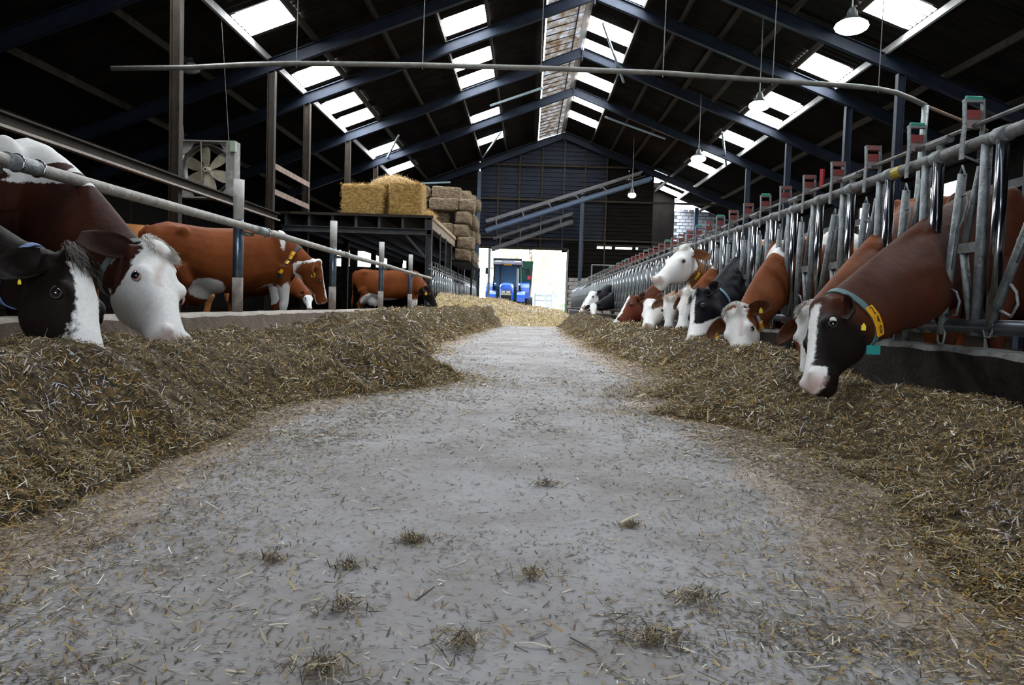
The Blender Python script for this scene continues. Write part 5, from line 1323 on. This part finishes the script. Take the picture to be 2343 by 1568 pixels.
# scattered bits on the floor
def floor_bits(n, dens, L, pal, wt, nm, wsc=1.0, ya=.75, yb=18.6):
    y = geo(n * 8, ya, yb); x = rng.uniform(-2.5, 2.4, n * 8); k = rng.random(n * 8) < dens(x, y); x, y = x[k][:n], y[k][:n]; n = len(x)
    zl_ = np.maximum(left_h(x, y), np.where(y > 1.2, right_h(x, y), 0)); k = zl_ < .02; x, y = x[k], y[k]; n = len(x)
    P = np.stack([x, y, np.zeros(n) + .001], 1); N = np.tile([0, 0, 1.], (n, 1)) + rng.normal(size=(n, 3)) * .12; N /= np.linalg.norm(N, axis=1)[:, None]
    return P, N
def dens(x, y):
    base = .022 + .20 * np.clip(1.75 - y, 0, 1)
    l = np.exp(-np.clip(x + 1.15, 0, 9) / .42) * .9; r = np.exp(-np.clip(1.0 - x, 0, 9) / .36) * .9
    clump = ss(.46, .7, fbm(x * 3.5, y * 2.5, 61))
    far = 1 - .75 * ss(3.0, 8.0, y)
    return np.clip((base * (.25 + 4.5 * clump ** 1.5) + (l + r) * (.45 + .8 * clump)) * far, 0, 1)
fl = thing('straw_litter', 'fine straw and chaff scattered over the bare alley floor', 'straw', (0, 2, 0))
PAL_D = [(.07, .055, .035), (.15, .12, .08), (.30, .23, .12), (.50, .43, .30), (.70, .64, .50)]
for n, L, wt, ws in ((150000, .0115, [6, 5, 2, 1.2, .6], 1.1), (26000, .022, [3, 4, 3, 2, 1.2], 1.1), (1300, .036, [1, 2, 3, 3, 3], 1.8)):
    P, N = floor_bits(n, dens, L, PAL_D, wt, 'x'); k = len(P)
    o = straws('straw_bits', P, N, L * rng.lognormal(0, .45, k) * np.clip(P[:, 1] / 2.5, .8, 2), (.0013 + .0026 * rng.random(k)) * ws * np.clip(P[:, 1] / 2, .8, 2.5), pick_cols(k, PAL_D, wt), fl, lift=.001, lay=.08, flat=L < .02); o['kind'] = 'stuff'
# ragged fringe where the heaps run out over the floor
for hf2, ef, sg in ((left_h, left_edge, 1), (right_h, right_edge, -1)):
    n = 60000; y = geo(n, .75, 18); dd = rng.exponential(.13, n) * (1 - .45 * ss(4, 9, y)) * (1 + .9 * fbm(y * 4, y * 0, 71)) - .20
    x = ef(y) + sg * dd; z = np.maximum(hf2(x, y), 0); P = np.stack([x, y, z + .002 + rng.random(n) * .008 * np.exp(-np.clip(dd, 0, 9) / .1)], 1)
    N = np.tile([0, 0, 1.], (n, 1)) + rng.normal(size=(n, 3)) * .25; N /= np.linalg.norm(N, axis=1)[:, None]
    o = straws('fringe_straw', P, N, .018 * rng.lognormal(0, .5, n) * np.clip(y / 4, .75, 1.5), (.0014 + .003 * rng.random(n)) * np.clip(y / 4, .75, 2), pick_cols(n, PAL_F, WT_F), fl, lift=.001, lay=.15, flat=True); o['kind'] = 'stuff'
# small clumps
def clump(px, py, r, n, label, pale=None):
    d = R @ Vector((px - CX, -(py - CY), -FPX)); t = -CAMH / d.z; c = Vector((0, 0, CAMH)) + d * t
    o = thing('straw_clump', label, 'straw', (c.x, c.y, 0))
    a = rng.uniform(0, 2 * np.pi, n); q = np.abs(rng.normal(size=n)) * .5
    P = np.stack([c.x + np.cos(a) * q * r * 1.5, c.y + np.sin(a) * q * r, np.clip(1 - q, 0, 1) * r * .42 * rng.random(n)], 1)
    N = np.tile([0, 0, 1.], (n, 1)) + rng.normal(size=(n, 3)) * .5; N /= np.linalg.norm(N, axis=1)[:, None]
    q = straws('clump_bits', P, N, rng.uniform(.012, .032, n), rng.uniform(.001, .0022, n), pick_cols(n, PAL_D, [4, 4, 3, 2, .5]), o, lift=.001, lay=.4); q['kind'] = 'stuff'
    if pale:
        MB().bar((c.x - pale * .5, c.y - .01, .012), (c.x + pale * .5, c.y + .03, .022), .005, .003).build('straw_stalk', mat('pale_straw', (.68, .60, .42), .8), o)
clump(945, 1240, .03, 260, 'round dark straw clump alone in the middle of the floor')
clump(800, 1300, .03, 110, 'flat straw clump left of and nearer than the round one')
clump(1442, 1205, .022, 120, 'small straw clump with a pale stalk lying across it', .045)
clump(1250, 1112, .045, 130, 'loose wide straw clump right of centre, farther up the floor')
clump(1215, 1322, .045, 130, 'thin dark straw trail right of the round clump')
clump(620, 1283, .03, 90, 'small dark straw clump at the left of the bare floor')
clump(780, 1395, .05, 130, 'spread straw clump near the front, left of centre')
clump(1060, 1475, .045, 150, 'dark straw clump at the front, just left of centre')
clump(1500, 1470, .045, 200, 'tan straw flake clump at the front right')
clump(1590, 1375, .05, 190, 'dark straw clump at the right of the bare floor')
clump(740, 1540, .05, 220, 'straw clump at the very front edge')
b = MB(); c = at(1569, 927, 4.05); b.sphere((c.x, c.y, .012), (.02, .014, .012), 10, 6); tag(b.build('dark_pebble', mat('black_stone', (.02, .02, .03), .4), None, True), 'small black pebble on the bare strip near the right heap', 'stone')
